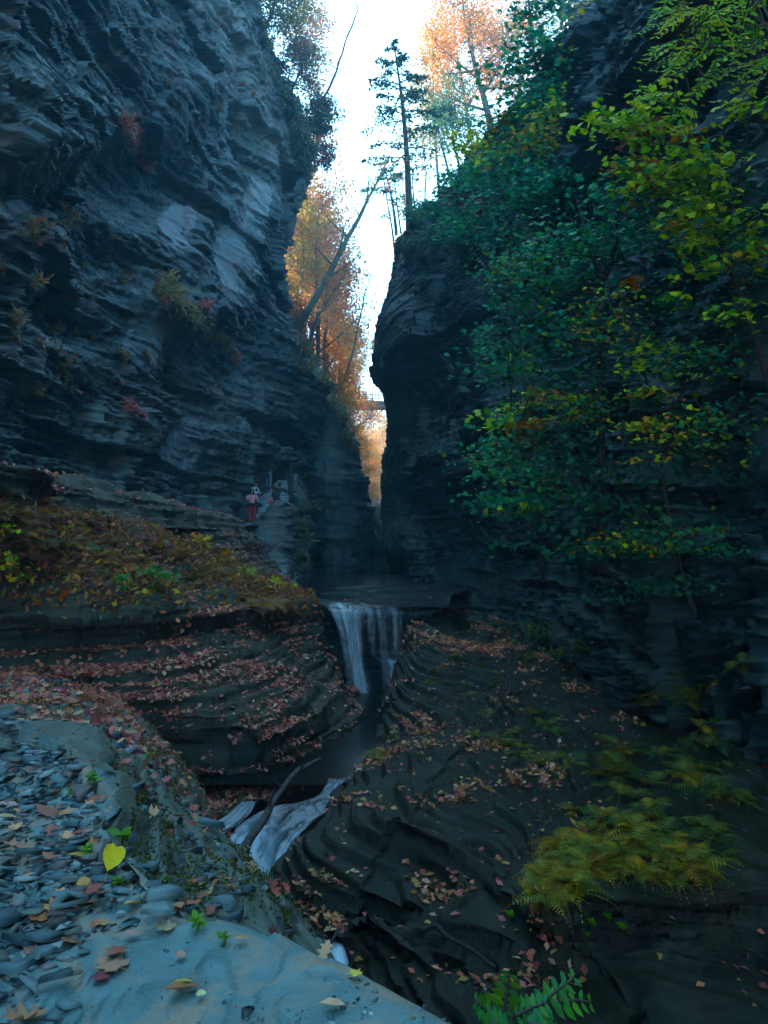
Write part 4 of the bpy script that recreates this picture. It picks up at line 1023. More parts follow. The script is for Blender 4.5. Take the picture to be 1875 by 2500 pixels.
hemlock('tall half bare dark conifer standing on the tip of the right rim', P(1000, 592, 42), P(952, 98, 42.5), 51)
hemlock('small ragged dark conifer branch tree low behind the tall conifer', P(972, 640, 50), P(925, 385, 50), 52, .45, .45, 1.9, .16)
for k, pts in enumerate(([(968, 652, 46), (958, 560, 46), (940, 460, 46), (925, 380, 46)], [(985, 625, 48), (975, 540, 48), (962, 440, 48), (955, 350, 48)], [(1018, 570, 47), (1012, 500, 47), (1006, 430, 47), (1003, 370, 47)], [(1000, 600, 52), (996, 540, 52), (984, 470, 52), (982, 410, 52)])):
    tree(('thin bare trunk leaning left on the right rim, leftmost of the thin trunks', 'thin bare trunk directly left of the tall conifer', 'thin bare trunk just right of the tall conifer', 'thin bare trunk half hidden behind the tall conifer')[k], [P(*p) for p in pts], 60 + k,
         name='bare_tree', r0=.085, c0=.4, nb=8, blen=1.5, up=.5, leaf_n=170, leaf=.12, colors=PINK + [(.10, .12, .08)])

# ---- tall trees above the right rim
RIMT = [((1075, 520, 56), (1062, 330, 56), (1058, 180, 56), (1050, 40, 56), .13, [(.50, .30, .12), (.42, .40, .16), (.56, .26, .08)], 3600, 3.0, 'pale thin orange tree nearest the sky gap above the right rim'),
        ((1035, 560, 60), (1040, 420, 60), (1030, 330, 60), (1028, 240, 60), .09, PINK + [(.3, .3, .2)], 1300, 2.4, 'sparse pinkish sapling standing between the conifer and the orange trees'),
        ((1235, 470, 47), (1185, 250, 47), (1150, 120, 47), (1118, -60, 47), .28, ORANGE, 11000, 3.6, 'large orange tree with forked dark trunk above the right rim'),
        ((1180, 470, 54), (1140, 280, 54), (1120, 150, 54), (1105, 20, 54), .16, ORANGE + YELLOW, 10000, 3.6, 'orange yellow tree behind the forked trunk above the right rim'),
        ((1260, 380, 52), (1270, 200, 52), (1260, 60, 52), (1265, -60, 52), .20, PINK + ORANGE, 9000, 3.6, 'pinkish orange tree at the top edge above the right rim'),
        ((1110, 480, 49), (1085, 380, 49), (1065, 300, 49), (1050, 190, 49), .10, [(.10, .20, .10), (.30, .26, .10), (.42, .24, .08)], 3600, 2.5, 'slender green and orange sapling at the outer right rim'),
        ((1130, 440, 46), (1110, 360, 46), (1100, 300, 46), (1095, 240, 46), .09, [(.05, .14, .10), (.08, .18, .10)], 3200, 2.2, 'slender blue green sapling in front of the orange tree'),
        ((1380, 280, 44), (1370, 130, 44), (1372, 20, 44), (1365, -120, 44), .15, [(.06, .16, .10), (.30, .22, .08)], 5200, 2.5, 'green tree with dark stem at the top edge beside the dark rock')]
for k, (a, b, c_, d_, r, cl, n, bl_, lab) in enumerate(RIMT):
    tree(lab, [P(*a), P(*b), P(*c_), P(*d_)], 80 + k, r0=r, c0=.25, nb=16, blen=bl_, up=.35, nsub=5, leaf_n=n, leaf=.15, colors=cl, spread=.75)

# ---- growth hanging over the edge of the left cliff
LT = [((640, 90, 46), (668, 20, 46), (690, -60, 46), .15, [(.10, .17, .09), (.30, .20, .13), (.16, .20, .08)], 11000, 3.2, 'green and pinkish tree leaning out from the top of the left cliff'),
      ((705, 235, 46), (735, 170, 46), (752, 110, 46), .09, [(.08, .15, .10), (.34, .18, .15)], 6500, 2.2, 'thin grey green sapling growing out of the left cliff edge'),
      ((745, 340, 45), (772, 300, 45), (790, 255, 45), .10, [(.05, .11, .08), (.07, .14, .09), (.22, .13, .10)], 5600, 1.5, 'dense dark shrub overhanging the left cliff edge'),
      ((765, 420, 45), (785, 385, 45), (800, 352, 45), .07, [(.045, .10, .075), (.30, .13, .13)], 1500, 1.1, 'dark drooping shrub below the dense one on the left cliff edge'),
      ((715, 60, 52), (765, 40, 52), (790, 100, 52), .09, PINK + [(.20, .2, .12)], 2600, 2.4, 'bare arching branch tree with few pink leaves above the left cliff')]
for k, (a, b, c_, r, cl, n, bl_, lab) in enumerate(LT):
    tree(lab, [P(*a), P(*b), P(*c_)], 100 + k, cat='shrub' if 'shrub' in lab else 'tree', name='cliff_shrub' if 'shrub' in lab else 'cliff_tree', r0=r, c0=.15, nb=13, blen=bl_, up=.25, nsub=5, leaf_n=n, leaf=.14, colors=cl, spread=.8, droop=.2)
bt = MB(); bt.tube(wob([P(772, 262, 47), P(805, 215, 47), P(828, 150, 47), P(850, 85, 47), P(874, 25, 47), P(872, 5, 47)], .08, 9, 16), np.linspace(.10, .03, 16), 6)
root = tag(empty('bare_tree', P(772, 262, 47)), 'long curved leafless stem reaching up across the white sky', 'tree'); root_l = np.array(root.location)
bt.V[0] = bt.V[0] - root_l; bt.build('trunk', M['bark'], root, True)

# ---- near broadleaf growth on the right wall: trunk, boughs and sprays of flat leaves
def spray_tree(label, trunk, clusters, seed, name='maple_tree', cat='tree', T=MAPLE, leaf=.092, r0=.09, lm='leaf', tilt=.55, extra=None, group=None):
    rng = np.random.RandomState(seed); tr = np.array([P(*t) for t in trunk]); root = tag(empty(name, tr[0]), label, cat, group); o = tr[0]
    tb, lb = MB(), MB(); tb.tube(wob(tr, .05, seed, 16) - o, r0 * np.linspace(1, .25, 16), 8)
    for br in (extra or []):
        b_ = wob([P(*t) for t in br], .04, seed + 5, 10); tb.tube(b_ - o, np.linspace(r0 * .55, r0 * .15, 10), 6)
    src = np.concatenate([wob(tr, .05, seed, 30)] + [wob([P(*t) for t in br], .04, seed + 5, 12) for br in (extra or [])])
    for (px, py, D, rp, n, cl) in clusters:
        n = int(n * (3.2 if leaf in (.145, .15) else 2.0))
        c_ = P(px, py, D); rad = rp / F * D
        a = src[np.argmin(np.linalg.norm(src - c_, axis=1) + .35 * np.maximum(0, src[:, 2] - c_[2]))]
        mid_ = (a + c_) / 2 + np.array([0, 0, .12 * np.linalg.norm(c_ - a)])
        tb.tube(wob([a, mid_, c_], .03, seed + px, 7) - o, np.linspace(r0 * .30, r0 * .08, 7), 4)
        for q in range(4):
            e_ = c_ + rng.normal(size=3) * np.array([.75, .5, .35]) * rad
            tb.tube(np.array([mid_ * .4 + c_ * .6, (c_ + e_) / 2, e_]) - o, [r0 * .10, r0 * .07, r0 * .04], 3)
        lay = rng.randint(2, 5); hz_ = rng.uniform(-.7, .7, lay)
        pos = c_ + rng.normal(size=(n, 3)) * np.array([.62, .55, .10]) * rad; pos[:, 2] += hz_[rng.randint(0, lay, n)] * rad
        pos[:, 2] -= .12 * np.abs(pos[:, 0] - c_[0])
        nrm = rng.normal(size=(n, 3)) * tilt + np.array([0, -.45, 1.0])
        put(lb, T, pos - o, nrm, leaf * rng.uniform(.6, 1.35, n), pal(cl, n, rng, .3), rng, curl=.25)
    tb.build('trunk', M['bark_dark'], root, True); lb.build('crown', M[lm], root); return root

DG = [(.014, .085, .040), (.022, .110, .045), (.016, .090, .060)]
MG = [(.030, .230, .105), (.060, .290, .095), (.022, .190, .115)]
YG = LIME + [(.52, .54, .02)]
MIXY = LIME + YELLOW + [(.50, .22, .04)]
rng0 = np.random.RandomState(9)
cl = [(1300, 800, 11.5, 90, 130, DG), (1400, 720, 11.2, 110, 170, MG), (1230, 860, 12, 80, 110, MG), (1180, 830, 12.4, 45, 50, MG), (1500, 640, 10.8, 110, 160, MG), (1360, 640, 11.4, 90, 110, MG), (1270, 720, 11.8, 60, 70, MG),
      (1600, 900, 10.4, 90, 70, LIME), (1560, 1010, 10.6, 90, 60, DG), (1420, 1140, 11, 110, 60, DG), (1500, 1250, 10.8, 120, 110, DG + [(.05, .12, .04)]), (1330, 1060, 11.5, 70, 60, DG), (1290, 1180, 11.7, 60, 70, MG),
      (1260, 1290, 12, 70, 60, DG), (1400, 1330, 11.3, 110, 70, DG), (1620, 1320, 10.4, 120, 80, DG + [(.10, .14, .03)]), (1300, 1030, 11.6, 40, 16, ORANGE), (1540, 700, 10.6, 25, 8, ORANGE), (1480, 900, 11, 80, 60, DG), (1680, 1100, 10, 90, 40, DG)]
spray_tree('dark green maple sapling with a forked stem on the shaded right wall', [(1465, 1400, 11.6), (1470, 1200, 11.5), (1462, 1000, 11.3), (1466, 800, 11.2), (1472, 690, 11.0)], cl, 201, r0=.075,
           extra=[[(1472, 690, 11.0), (1520, 560, 10.8), (1560, 430, 10.6)], [(1470, 700, 11.0), (1440, 600, 11.2), (1405, 480, 11.4)]])
cl = [(1640, 330, 9.2, 60, 40, YG), (1560, 300, 9.6, 70, 70, YG), (1480, 300, 9.9, 60, 60, LIME), (1690, 390, 9.0, 80, 80, YG), (1620, 420, 9.2, 90, 110, YG), (1540, 380, 9.6, 60, 40, MIXY), (1690, 470, 9.0, 70, 60, YG), (1800, 270, 8.6, 55, 26, YG),
      (1720, 560, 9.0, 60, 44, YG), (1660, 540, 9.2, 50, 30, MIXY), (1700, 650, 9.0, 40, 14, YG), (1690, 590, 9.0, 40, 20, YG), (1740, 440, 8.8, 70, 50, LIME), (1820, 520, 8.5, 70, 40, LIME + DG), (1860, 600, 8.4, 50, 40, YELLOW + LIME), (1570, 345, 9.6, 50, 26, PINK + ORANGE),
      (1590, 420, 9.4, 60, 26, ORANGE), (1675, 345, 9.1, 40, 10, ORANGE), (1580, 260, 9.6, 60, 50, YG), (1750, 620, 8.8, 60, 26, LIME), (1640, 700, 9.2, 60, 30, LIME + DG), (1790, 760, 8.6, 70, 22, LIME), (1500, 440, 10, 90, 70, MG), (1620, 500, 9.6, 110, 110, MG), (1760, 500, 9.2, 100, 80, DG)]
spray_tree('yellow and lime green maple boughs spreading high on the right wall', [(1900, 1050, 9.2), (1840, 800, 9.0), (1760, 600, 9.0), (1680, 450, 9.2), (1600, 330, 9.5)], cl, 202, r0=.035, extra=[[(1760, 600, 9.0), (1810, 420, 8.8), (1830, 270, 8.6)]])
cl = [(1190, 360, 21, 50, 45, YELLOW + LIME), (1140, 350, 22, 40, 30, YELLOW + LIME), (1240, 310, 20.5, 60, 60, MG), (1310, 270, 20, 70, 90, MG), (1260, 210, 20.5, 80, 120, MG), (1330, 160, 20, 80, 130, MG), (1400, 260, 19, 60, 60, MG + LIME), (1300, 380, 19.5, 90, 110, MG),
      (1230, 430, 20.5, 80, 100, MG), (1380, 420, 18.5, 90, 110, MG), (1290, 60, 21, 60, 80, MG), (1340, 20, 20.5, 50, 50, MG), (1420, 120, 19, 50, 30, MG + YELLOW), (1440, 40, 19, 40, 14, YELLOW), (1360, 320, 19, 80, 60, YELLOW + LIME), (1430, 300, 18.5, 60, 50, YELLOW), (1320, 480, 19.2, 90, 90, MG),
      (1500, 200, 18.5, 40, 20, MG), (1450, 180, 18.7, 50, 24, MG), (1230, 290, 20.6, 40, 22, YELLOW), (1300, 340, 19.6, 60, 30, YELLOW)]
spray_tree('blue green maple thicket spilling over the right rim', [(1420, 620, 19.5), (1390, 480, 19.5), (1340, 300, 20), (1300, 120, 20.4), (1290, -20, 20.8)], cl, 203, name='maple_thicket', cat='thicket', leaf=.145, r0=.09, extra=[[(1390, 480, 19.5), (1270, 430, 20.3), (1160, 370, 21.5)]])
cl = [(1130, 560, 27, 60, 90, MG), (1060, 500, 31, 45, 90, MG), (1180, 500, 25, 70, 110, MG), (1110, 440, 29, 50, 90, MG), (1240, 560, 23, 80, 110, DG + MG), (1310, 600, 20, 80, 110, DG + MG), (1160, 410, 27, 45, 70, MG), (1080, 560, 29, 40, 50, MG + DG)]
spray_tree('low blue green creeper hanging down the outer right rim', [(1270, 660, 22), (1220, 560, 24), (1150, 480, 27), (1070, 470, 30.5)], cl, 204, name='rim_creeper', cat='creeper', leaf=.15, r0=.06)
cl = [(1270, 880, 15.5, 40, 40, LIME + MG), (1240, 1000, 15, 70, 70, MG + LIME), (1310, 985, 14.5, 50, 40, ORANGE + LIME), (1230, 1100, 15, 70, 80, MG), (1280, 1060, 14.6, 45, 36, ORANGE), (1220, 1190, 15, 60, 70, MG), (1270, 1240, 14.6, 60, 50, DG + LIME), (1330, 1120, 14, 70, 60, DG)]
spray_tree('slender maple sapling with orange tinted leaves left of the forked sapling', [(1330, 1420, 15), (1310, 1250, 15), (1290, 1080, 15), (1275, 900, 15.4)], cl, 205, leaf=.13, r0=.05)
cl = [(1240, 560, 22, 1, 1, MG), (1255, 640, 21.6, 35, 60, [(.16, .22, .08), (.22, .24, .10)]), (1265, 560, 21.8, 30, 40, [(.16, .22, .08)]), (1210, 640, 22.2, 40, 26, [(.14, .22, .12)])]
spray_tree('pale yellowish shrub on a ledge of the right cliff', [(1262, 730, 22), (1255, 640, 22), (1250, 570, 22)], cl, 206, name='ledge_shrub', cat='shrub', leaf=.12, r0=.03)

rw = np.random.RandomState(66); cl = []
for k in range(46):
    px = rw.uniform(1180, 1880); py = rw.uniform(560, 1420); D = 12.6 - (px - 1180) / 700 * 3.2 - rw.uniform(0, .8)
    cl.append((int(px), int(py), D, rw.uniform(60, 110), int(rw.uniform(40, 100)), DG if rw.rand() < .6 else MG + [(.14, .20, .03)] if rw.rand() < .7 else MIXY))
spray_tree('fine leaved dark creeper draped over the whole shaded right wall', [(1700, 1500, 10.4), (1640, 1300, 10.5), (1600, 1050, 10.6), (1560, 800, 10.8)], cl, 212, name='wall_creeper', cat='creeper', leaf=.068, r0=.035,
           extra=[[(1640, 1300, 10.5), (1400, 1150, 11.5), (1250, 1000, 12.2)], [(1600, 1050, 10.6), (1760, 850, 9.8), (1830, 700, 9.4)]])
# pinnate boughs in the top right corner
def pinnate_tree(label, trunk, fronds, seed, colors, name='sumac_bough', cat='tree', leaf=.11, r0=.035):
    rng = np.random.RandomState(seed); tr = np.array([P(*t) for t in trunk]); root = tag(empty(name, tr[0]), label, cat); o = tr[0]
    tb, lb = MB(), MB(); tw = wob(tr, .05, seed, 20); tb.tube(tw - o, r0 * np.linspace(1, .3, 20), 6)
    for (a, b, sg) in fronds:
        A, B = P(*a), P(*b); near_ = tw[np.argmin(np.linalg.norm(tw - A, axis=1))]
        tb.tube(np.array([near_, (near_ + A) / 2 + (0, 0, .05), A]) - o, [r0 * .35, r0 * .25, r0 * .18], 4)
        L = np.linalg.norm(B - A); n = max(6, int(L / .055)); t = np.linspace(0, 1, n)
        ax = A + (B - A) * t[:, None]; ax[:, 2] -= sg * L * t ** 2
        tb.tube(ax - o, np.linspace(.006, .003, n), 4)
        d = np.gradient(ax, axis=0); d /= np.linalg.norm(d, axis=1, keepdims=True)
        up_ = np.array([0, -.55, .83]) + rng.normal(size=3) * .2; sd = np.cross(d, up_); sd /= np.linalg.norm(sd, axis=1, keepdims=True)
        base_c = pal(colors, 1, rng, .25)[0]
        for s_ in (-1, 1):
            y_ = sd * s_ + d * .35 + np.array([0, 0, -.25])
            nr = np.cross(y_, d) * s_ * -1 + rng.normal(size=(n, 3)) * .15
            sz = leaf * np.interp(t, [0, .3, 1], [.7, 1.1, .6]) * rng.uniform(.85, 1.15, n)
            put(lb, OVAL2, ax - o, nr, sz, base_c[None] * .5 + pal(colors, n, rng, .25) * .5, rng, yaw=-np.cross(np.cross(nr, y_), nr) * 0 + np.cross(y_, nr) * 0 + y_)
    tb.build('trunk', M['bark'], root, True); lb.build('crown', M['leaf'], root); return root
OVAL2 = tmpl_oval(.15)
rng = np.random.RandomState(77); fr = []
for k in range(64):
    px = rng.uniform(1640, 1930); py = rng.uniform(-60, 240) * (.55 + .45 * (px - 1640) / 290); D = rng.uniform(6.4, 8.2)
    a_ = rng.uniform(150, 230) if rng.rand() < .7 else rng.uniform(60, 130); L = rng.uniform(60, 150)
    fr.append(((px, py, D), (px + L * math.cos(R(a_)), py + L * .55 * abs(math.sin(R(a_))) + 12, D - rng.uniform(-.2, .3)), rng.uniform(.1, .4)))
fr += [((1700, 110, 7), (1600, 150, 7), .2), ((1690, 130, 7), (1590, 185, 7), .2), ((1680, 150, 7.1), (1620, 215, 7.1), .1), ((1720, 190, 7), (1665, 270, 7), .1), ((1650, 260, 7.4), (1690, 330, 7.4), .1), ((1700, 300, 7.4), (1640, 310, 7.4), .2)]
pinnate_tree('yellow green feathery leaved boughs hanging into the top right corner', [(2000, 60, 7.2), (1880, 60, 7.3), (1790, 110, 7.3), (1700, 120, 7.4), (1660, 130, 7.4)], fr, 301, [(.28, .56, .02), (.44, .60, .02), (.15, .44, .03), (.58, .56, .03), (.18, .50, .07)])

# ---- unseen canopy added beyond the frame on the right to block skylight
def world_px(x, y, z):
    a_, b_ = proj(np.array([x, y, z])); return float(a_), float(b_), y
rc = np.random.RandomState(88); cl = []
for k in range(110):
    x, y, z = rc.uniform(2.4, 8.5), rc.uniform(1.5, 15), rc.uniform(7.5, 13.0)
    if z / y < .80: z = .80 * y + rc.uniform(0, 2)
    if z > 16: continue
    a_, b_, y = world_px(x, y, z)
    if y > 8 or x < 3.2 or (a_ < 2000 + 1.6 / y * F and b_ > -120 - 2.0 / y * F): continue
    cl.append((int(a_), int(b_), y, 1.5 / y * F, 230, DG))
spray_tree('unseen maple crown added over the right bank to block skylight', [world_px(8.4, 4, 3), world_px(8.0, 5, 7), world_px(7.2, 6, 10), world_px(5.5, 8, 11.5)], cl, 210, leaf=.24, r0=.16)

# ---- ferns
def fern_proto(seed, colors, nfr=9, L=.42):
    rng = np.random.RandomState(seed); mb = MB()
    for k in range(nfr):
        az = k * 2.4 + rng.uniform(-.3, .3); l = L * rng.uniform(.7, 1.15); n = 15; t = np.linspace(0, 1, n)
        el = rng.uniform(.5, 1.1); r_ = l * (t * math.cos(el) + .25 * t ** 2); z_ = l * (math.sin(el) * t - .75 * t ** 2.2)
        ax = np.stack([r_ * math.cos(az), r_ * math.sin(az), z_], 1); d = np.gradient(ax, axis=0); d /= np.linalg.norm(d, axis=1, keepdims=True)
        sd = np.array([-math.sin(az), math.cos(az), 0]); c0_ = pal(colors, 1, rng, .2)[0]
        w = l * .20 * np.sin(np.clip(t * 1.15 + .12, 0, 1) * math.pi) ** .8 + .006
        for s_ in (-1, 1):
            tip = ax + s_ * sd * w[:, None] + d * w[:, None] * .35 + np.array([0, 0, -.25]) * w[:, None]
            wd = d * (l / n * .42)
            V = np.stack([ax - wd, tip - wd * .15, tip + wd * .15, ax + wd], 1)[1:]
            mb.add(V.reshape(-1, 3), np.arange(len(V) * 4).reshape(-1, 4), np.repeat(c0_[None] * rng.uniform(.75, 1.2, (len(V), 1)), 4, 0))
        mb.tube(ax[::3], .004, 3, c0_ * .6)
    return mb
def place_ferns(spots, names, colors, label, group, seed, nproto=4, L=.42, sc=(.7, 1.3), patches=('right_bank', 'right_cliff')):
    rng = np.random.RandomState(seed); pr = []
    for k in range(nproto): pr.append(fern_proto(seed + k, colors, L=L).build('fern', M['fern']))
    used = set()
    for i, (px, py) in enumerate(spots):
        h_ = hit(px, py, patches)
        if h_ is None: continue
        p, n_ = h_; k = i % nproto
        o = pr[k] if k not in used else pr[k].copy()
        if k in used: COL.objects.link(o)
        used.add(k)
        up = unit(np.array([0, 0, 1.0]) + .55 * n_); q = Vector(up).to_track_quat('Z', 'Y').to_euler()
        o.location = p - n_ * .03; o.rotation_euler = (q.x, q.y, q.z + rng.uniform(0, 6.28)); s = rng.uniform(*sc); o.scale = (s, s, s)
        tag(o, label, 'fern', group)
    for k in range(nproto):
        if k not in used: bpy.data.objects.remove(pr[k])
rs = np.random.RandomState(15)
def ell(n, cx, cy, rx, ry, rot=0):
    t = rs.uniform(0, 2 * math.pi, n); r_ = np.sqrt(rs.uniform(0, 1, n)); x, y = r_ * rx * np.cos(t), r_ * ry * np.sin(t); c, s = math.cos(R(rot)), math.sin(R(rot))
    return [(cx + a * c - b * s, cy + a * s + b * c) for a, b in zip(x, y)]
FY = [(.40, .30, .025), (.26, .24, .03), (.42, .24, .02), (.16, .18, .03), (.28, .13, .025)]
FG = [(.07, .13, .03), (.12, .16, .03), (.18, .17, .03), (.05, .10, .03)]
place_ferns(ell(62, 1530, 2075, 215, 72, 8) + ell(10, 1360, 2170, 90, 40), None, FY, 'yellowing fern in the dense patch on the dark right shelf', 'yellow ferns in the dense patch on the right shelf', 401, 5, .40, (.6, 1.15))
place_ferns(ell(14, 1680, 2060, 90, 60), None, FG, 'green fern at the shaded right end of the fern patch', 'green ferns at the end of the fern patch', 411, 3, .38, (.6, 1.1))
place_ferns(ell(18, 1500, 1860, 330, 60, 5) + ell(14, 1700, 1700, 170, 120) + ell(8, 1300, 1790, 130, 60, 20) + ell(6, 1330, 1560, 130, 60) + ell(8, 1600, 1960, 250, 40), None, FG + [(.28, .20, .03)], 'dark olive fern rooted on the shaded ledges of the right wall', 'olive ferns on the shaded right ledges', 421, 4, .45, (.6, 1.3))
place_ferns(ell(10, 1100, 1650, 110, 60) + ell(8, 1200, 1790, 110, 60, 25) + ell(6, 960, 1830, 60, 30), None, FG + FY, 'small yellow green fern among the leaves on the stepped right bank', 'small ferns on the stepped right bank', 431, 3, .30, (.5, 1.0))
FR = [(.30, .13, .05), (.22, .08, .05), (.40, .21, .06), (.17, .065, .05), (.32, .23, .07)]
place_ferns(ell(74, 190, 1320, 240, 75, 12) + ell(18, 60, 1270, 90, 40), None, FR, 'rusty brown fern on the slope below the left parapet', 'rusty ferns on the slope below the left parapet', 441, 5, .48, (.7, 1.3), ('left_bank',))
place_ferns(ell(20, 620, 1440, 110, 40, 28) + ell(10, 420, 1400, 90, 50), None, FR + [(.22, .14, .03)], 'brown fern on the bank beneath the stair rock', 'brown ferns beneath the stair rock', 451, 3, .62, (.7, 1.2), ('left_bank', 'stair_rock'))
place_ferns(ell(14, 230, 1350, 200, 60, 12), None, [(.045, .12, .03), (.06, .14, .03), (.10, .15, .04)], 'green fern among the rusty ferns below the left parapet', 'green ferns among the rusty ones', 461, 3, .42, (.6, 1.0), ('left_bank',))

# ---- shrubs on the left bank
LB_ = ('left_bank', 'stair_rock')
def on(px, py, names=LB_): p, n_ = hit(px, py, names); return p, n_
def shrub(label, px, py, rp, n, colors, seed, leaf=.13, name='shrub', names=LB_, T=MAPLE, tilt=.6, lift=.5):
    p, n_ = on(px, py, names); D = p[1]; x, y = proj(p); rad = rp
    cl = [(x + rng_.uniform(-.7, .7) * rad, y - lift * rad + rng_.uniform(-.5, .4) * rad, D - .1 - .25 * rng_.rand(), rad * .55, max(3, n // 5), colors) for _ in range(5)]
    return spray_tree(label, [(float(x), float(y) + 3, D), (float(x) + rad * .1, float(y) - lift * rad * .6, D - .1), (float(x) - rad * .05, float(y) - lift * rad * 1.2, D - .15)], [(float(a), float(b), float(c), float(d), e, f) for a, b, c, d, e, f in cl], seed, name=name, cat='shrub', T=T, leaf=leaf, r0=.014, tilt=tilt)
rng_ = np.random.RandomState(3)
YO = [(.62, .34, .03), (.60, .42, .03), (.55, .26, .03)]
shrub('orange yellow leaved sapling under the parapet, left of the stair rock', 500, 1345, 42, 40, YO, 501)
shrub('sparse yellow maple sapling in the middle of the brown bank', 560, 1390, 42, 34, YO + RUST, 502)
shrub('lime green maple sapling on the brown bank left of the bright yellow one', 605, 1405, 24, 22, [(.36, .36, .03), (.26, .32, .03)], 503)
shrub('bright yellow maple shrub at the right end of the brown bank', 672, 1440, 34, 60, [(.55, .46, .03), (.42, .42, .03), (.60, .38, .03)], 504, leaf=.15)
shrub('bright green leafy plant below the rusty ferns', 395, 1435, 48, 60, [(.05, .24, .05), (.07, .30, .06)], 505, leaf=.075)
shrub('small bright green plant left of the larger green plant', 310, 1430, 24, 26, [(.05, .22, .05), (.08, .26, .05)], 506, leaf=.065)
shrub('yellow leaved sapling at the left picture edge under the parapet', 15, 1390, 45, 36, YO + LIME, 507, leaf=.07)
shrub('yellow green low shrub at the far left below the ferns', 10, 1300, 40, 40, LIME, 508, leaf=.06)
shrub('dull green ivy clump hanging from the corner of the stair rock', 775, 1250, 30, 70, [(.10, .16, .08), (.14, .18, .08)], 509, leaf=.14, name='ivy_clump', names=('stair_rock', 'dark_buttress'))
shrub('pale yellow green clump halfway down the stair rock corner', 757, 1310, 26, 60, [(.22, .22, .10), (.26, .22, .08)], 510, leaf=.13, name='ivy_clump', names=('stair_rock', 'dark_buttress'))
shrub('dark red leaved vine draped over the parapet face', 640, 1345, 30, 40, [(.16, .04, .06), (.20, .06, .07)], 511, leaf=.11, name='red_vine')
shrub('dark green bramble at the foot of the right cliff', 1310, 1570, 90, 150, DG + [(.10, .14, .03)], 512, leaf=.10, name='bramble', names=('right_cliff', 'right_bank'), T=OVAL)
shrub('yellow green bramble spreading over the right ledge', 1370, 1620, 90, 150, [(.10, .14, .03), (.16, .16, .03), (.05, .10, .03)], 513, leaf=.10, name='bramble', names=('right_cliff', 'right_bank'), T=OVAL)
shrub('small dark bush on the ledge right of the fall', 1230, 1450, 40, 60, [(.05, .08, .04), (.16, .09, .06)], 514, leaf=.10, name='bush', names=('right_cliff', 'right_bank'), T=OVAL)

# ---- tufts clinging to the cliffs
def tuft_proto(seed, colors, n=60, L=.5):
    rng = np.random.RandomState(seed); mb = MB(); t = rng.uniform(0, 2 * math.pi, n); l = L * rng.uniform(.4, 1.1, n)
    for k in range(n):
        d = np.array([math.cos(t[k]), math.sin(t[k]), rng.uniform(.2, 1.2)]); d = unit(d); b_ = rng.normal(size=3) * np.array([.22, .22, .05]) * L
        p1_ = b_ + d * l[k] * .5; p2_ = b_ + d * l[k] + np.array([0, 0, -.35 * l[k]]); s_ = unit(np.cross(d, (0, 0, 1))) * .022
        c_ = pal(colors, 1, rng, .3)[0]
        mb.add([b_ - s_, b_ + s_, p1_ + s_, p1_ - s_], [[0, 1, 2, 3]], c_); mb.add([p1_ - s_, p1_ + s_, p2_ + s_ * .3, p2_ - s_ * .3], [[0, 1, 2, 3]], c_)
    m = n; pos = np.clip(rng.normal(size=(m, 3)), -1.5, 1.5) * np.array([.26, .26, .18]) * L + np.array([0, 0, .15 * L]); put(mb, BIT, pos, rng.normal(size=(m, 3)) + (0, 0, .6), .12 * L * 2 * rng.uniform(.5, 1.2, m), pal(colors, m, rng, .3), rng)
    return mb
def place_tufts(spots, colors, label, group, seed, patches, L=.5, sc=(.6, 1.4), name='grass_tuft', cat='tuft', nproto=3):
    rng = np.random.RandomState(seed); pr = [tuft_proto(seed + k, colors, L=L).build(name, M['fern']) for k in range(nproto)]; used = set()
    for i, (px, py) in enumerate(spots):
        h_ = hit(px, py, patches)
        if h_ is None: continue
        p, n_ = h_; k = i % nproto; o = pr[k] if k not in used else pr[k].copy()
        if k in used: COL.objects.link(o)
        used.add(k); up = unit(np.array([0, 0, .8]) + .9 * n_); q = Vector(up).to_track_quat('Z', 'Y').to_euler()
        o.location = p - n_ * .04; o.rotation_euler = q; s = rng.uniform(*sc); o.scale = (s, s, s); tag(o, label, cat, group)
def along(n, pts, jit):
    pts = np.array(pts, float); t = rs.uniform(0, len(pts) - 1, n); return [(np.interp(a, np.arange(len(pts)), pts[:, 0]) + rs.normal() * jit, np.interp(a, np.arange(len(pts)), pts[:, 1]) + rs.normal() * jit) for a in t]
LC = ('left_cliff',)
place_tufts(along(16, [(312, 300), (335, 360), (380, 445)], 7), [(.32, .10, .08), (.38, .14, .08), (.28, .12, .08)], 'red brown tuft on the steep edge above the dark overhang', 'red tufts along the edge above the overhang', 601, LC, .5)
place_tufts(along(26, [(390, 700), (450, 760), (520, 820), (590, 880)], 12), [(.16, .17, .06), (.26, .18, .07), (.34, .20, .07), (.12, .16, .06)], 'straw coloured tuft on the sloping ledge of the left cliff', 'straw tufts on the sloping ledge', 611, LC, .6)
place_tufts(along(8, [(380, 690), (420, 730), (480, 735)], 12) + [(575, 870), (580, 880), (330, 1003), (350, 1003), (310, 1000)], [(.42, .12, .12), (.46, .22, .10), (.36, .10, .12)], 'reddish tuft scattered on the left cliff ledges', 'reddish tufts on the left cliff ledges', 621, LC, .4)
place_tufts(ell(40, 170, 700, 170, 200) + ell(14, 250, 930, 200, 90) + ell(10, 500, 200, 150, 120), [(.24, .11, .08), (.14, .13, .06), (.32, .16, .07), (.10, .12, .06)], 'small brown tuft in the cracks of the left cliff', 'small brown tufts in the left cliff', 631, LC, .25)
place_tufts(along(30, [(690, 200), (745, 330), (765, 420)], 10) + along(16, [(640, 60), (670, 160), (700, 220)], 8), [(.035, .075, .055), (.05, .09, .06), (.12, .10, .07)], 'dark green tuft fringing the outer edge of the left cliff', 'dark tufts fringing the left cliff edge', 641, LC, .8)
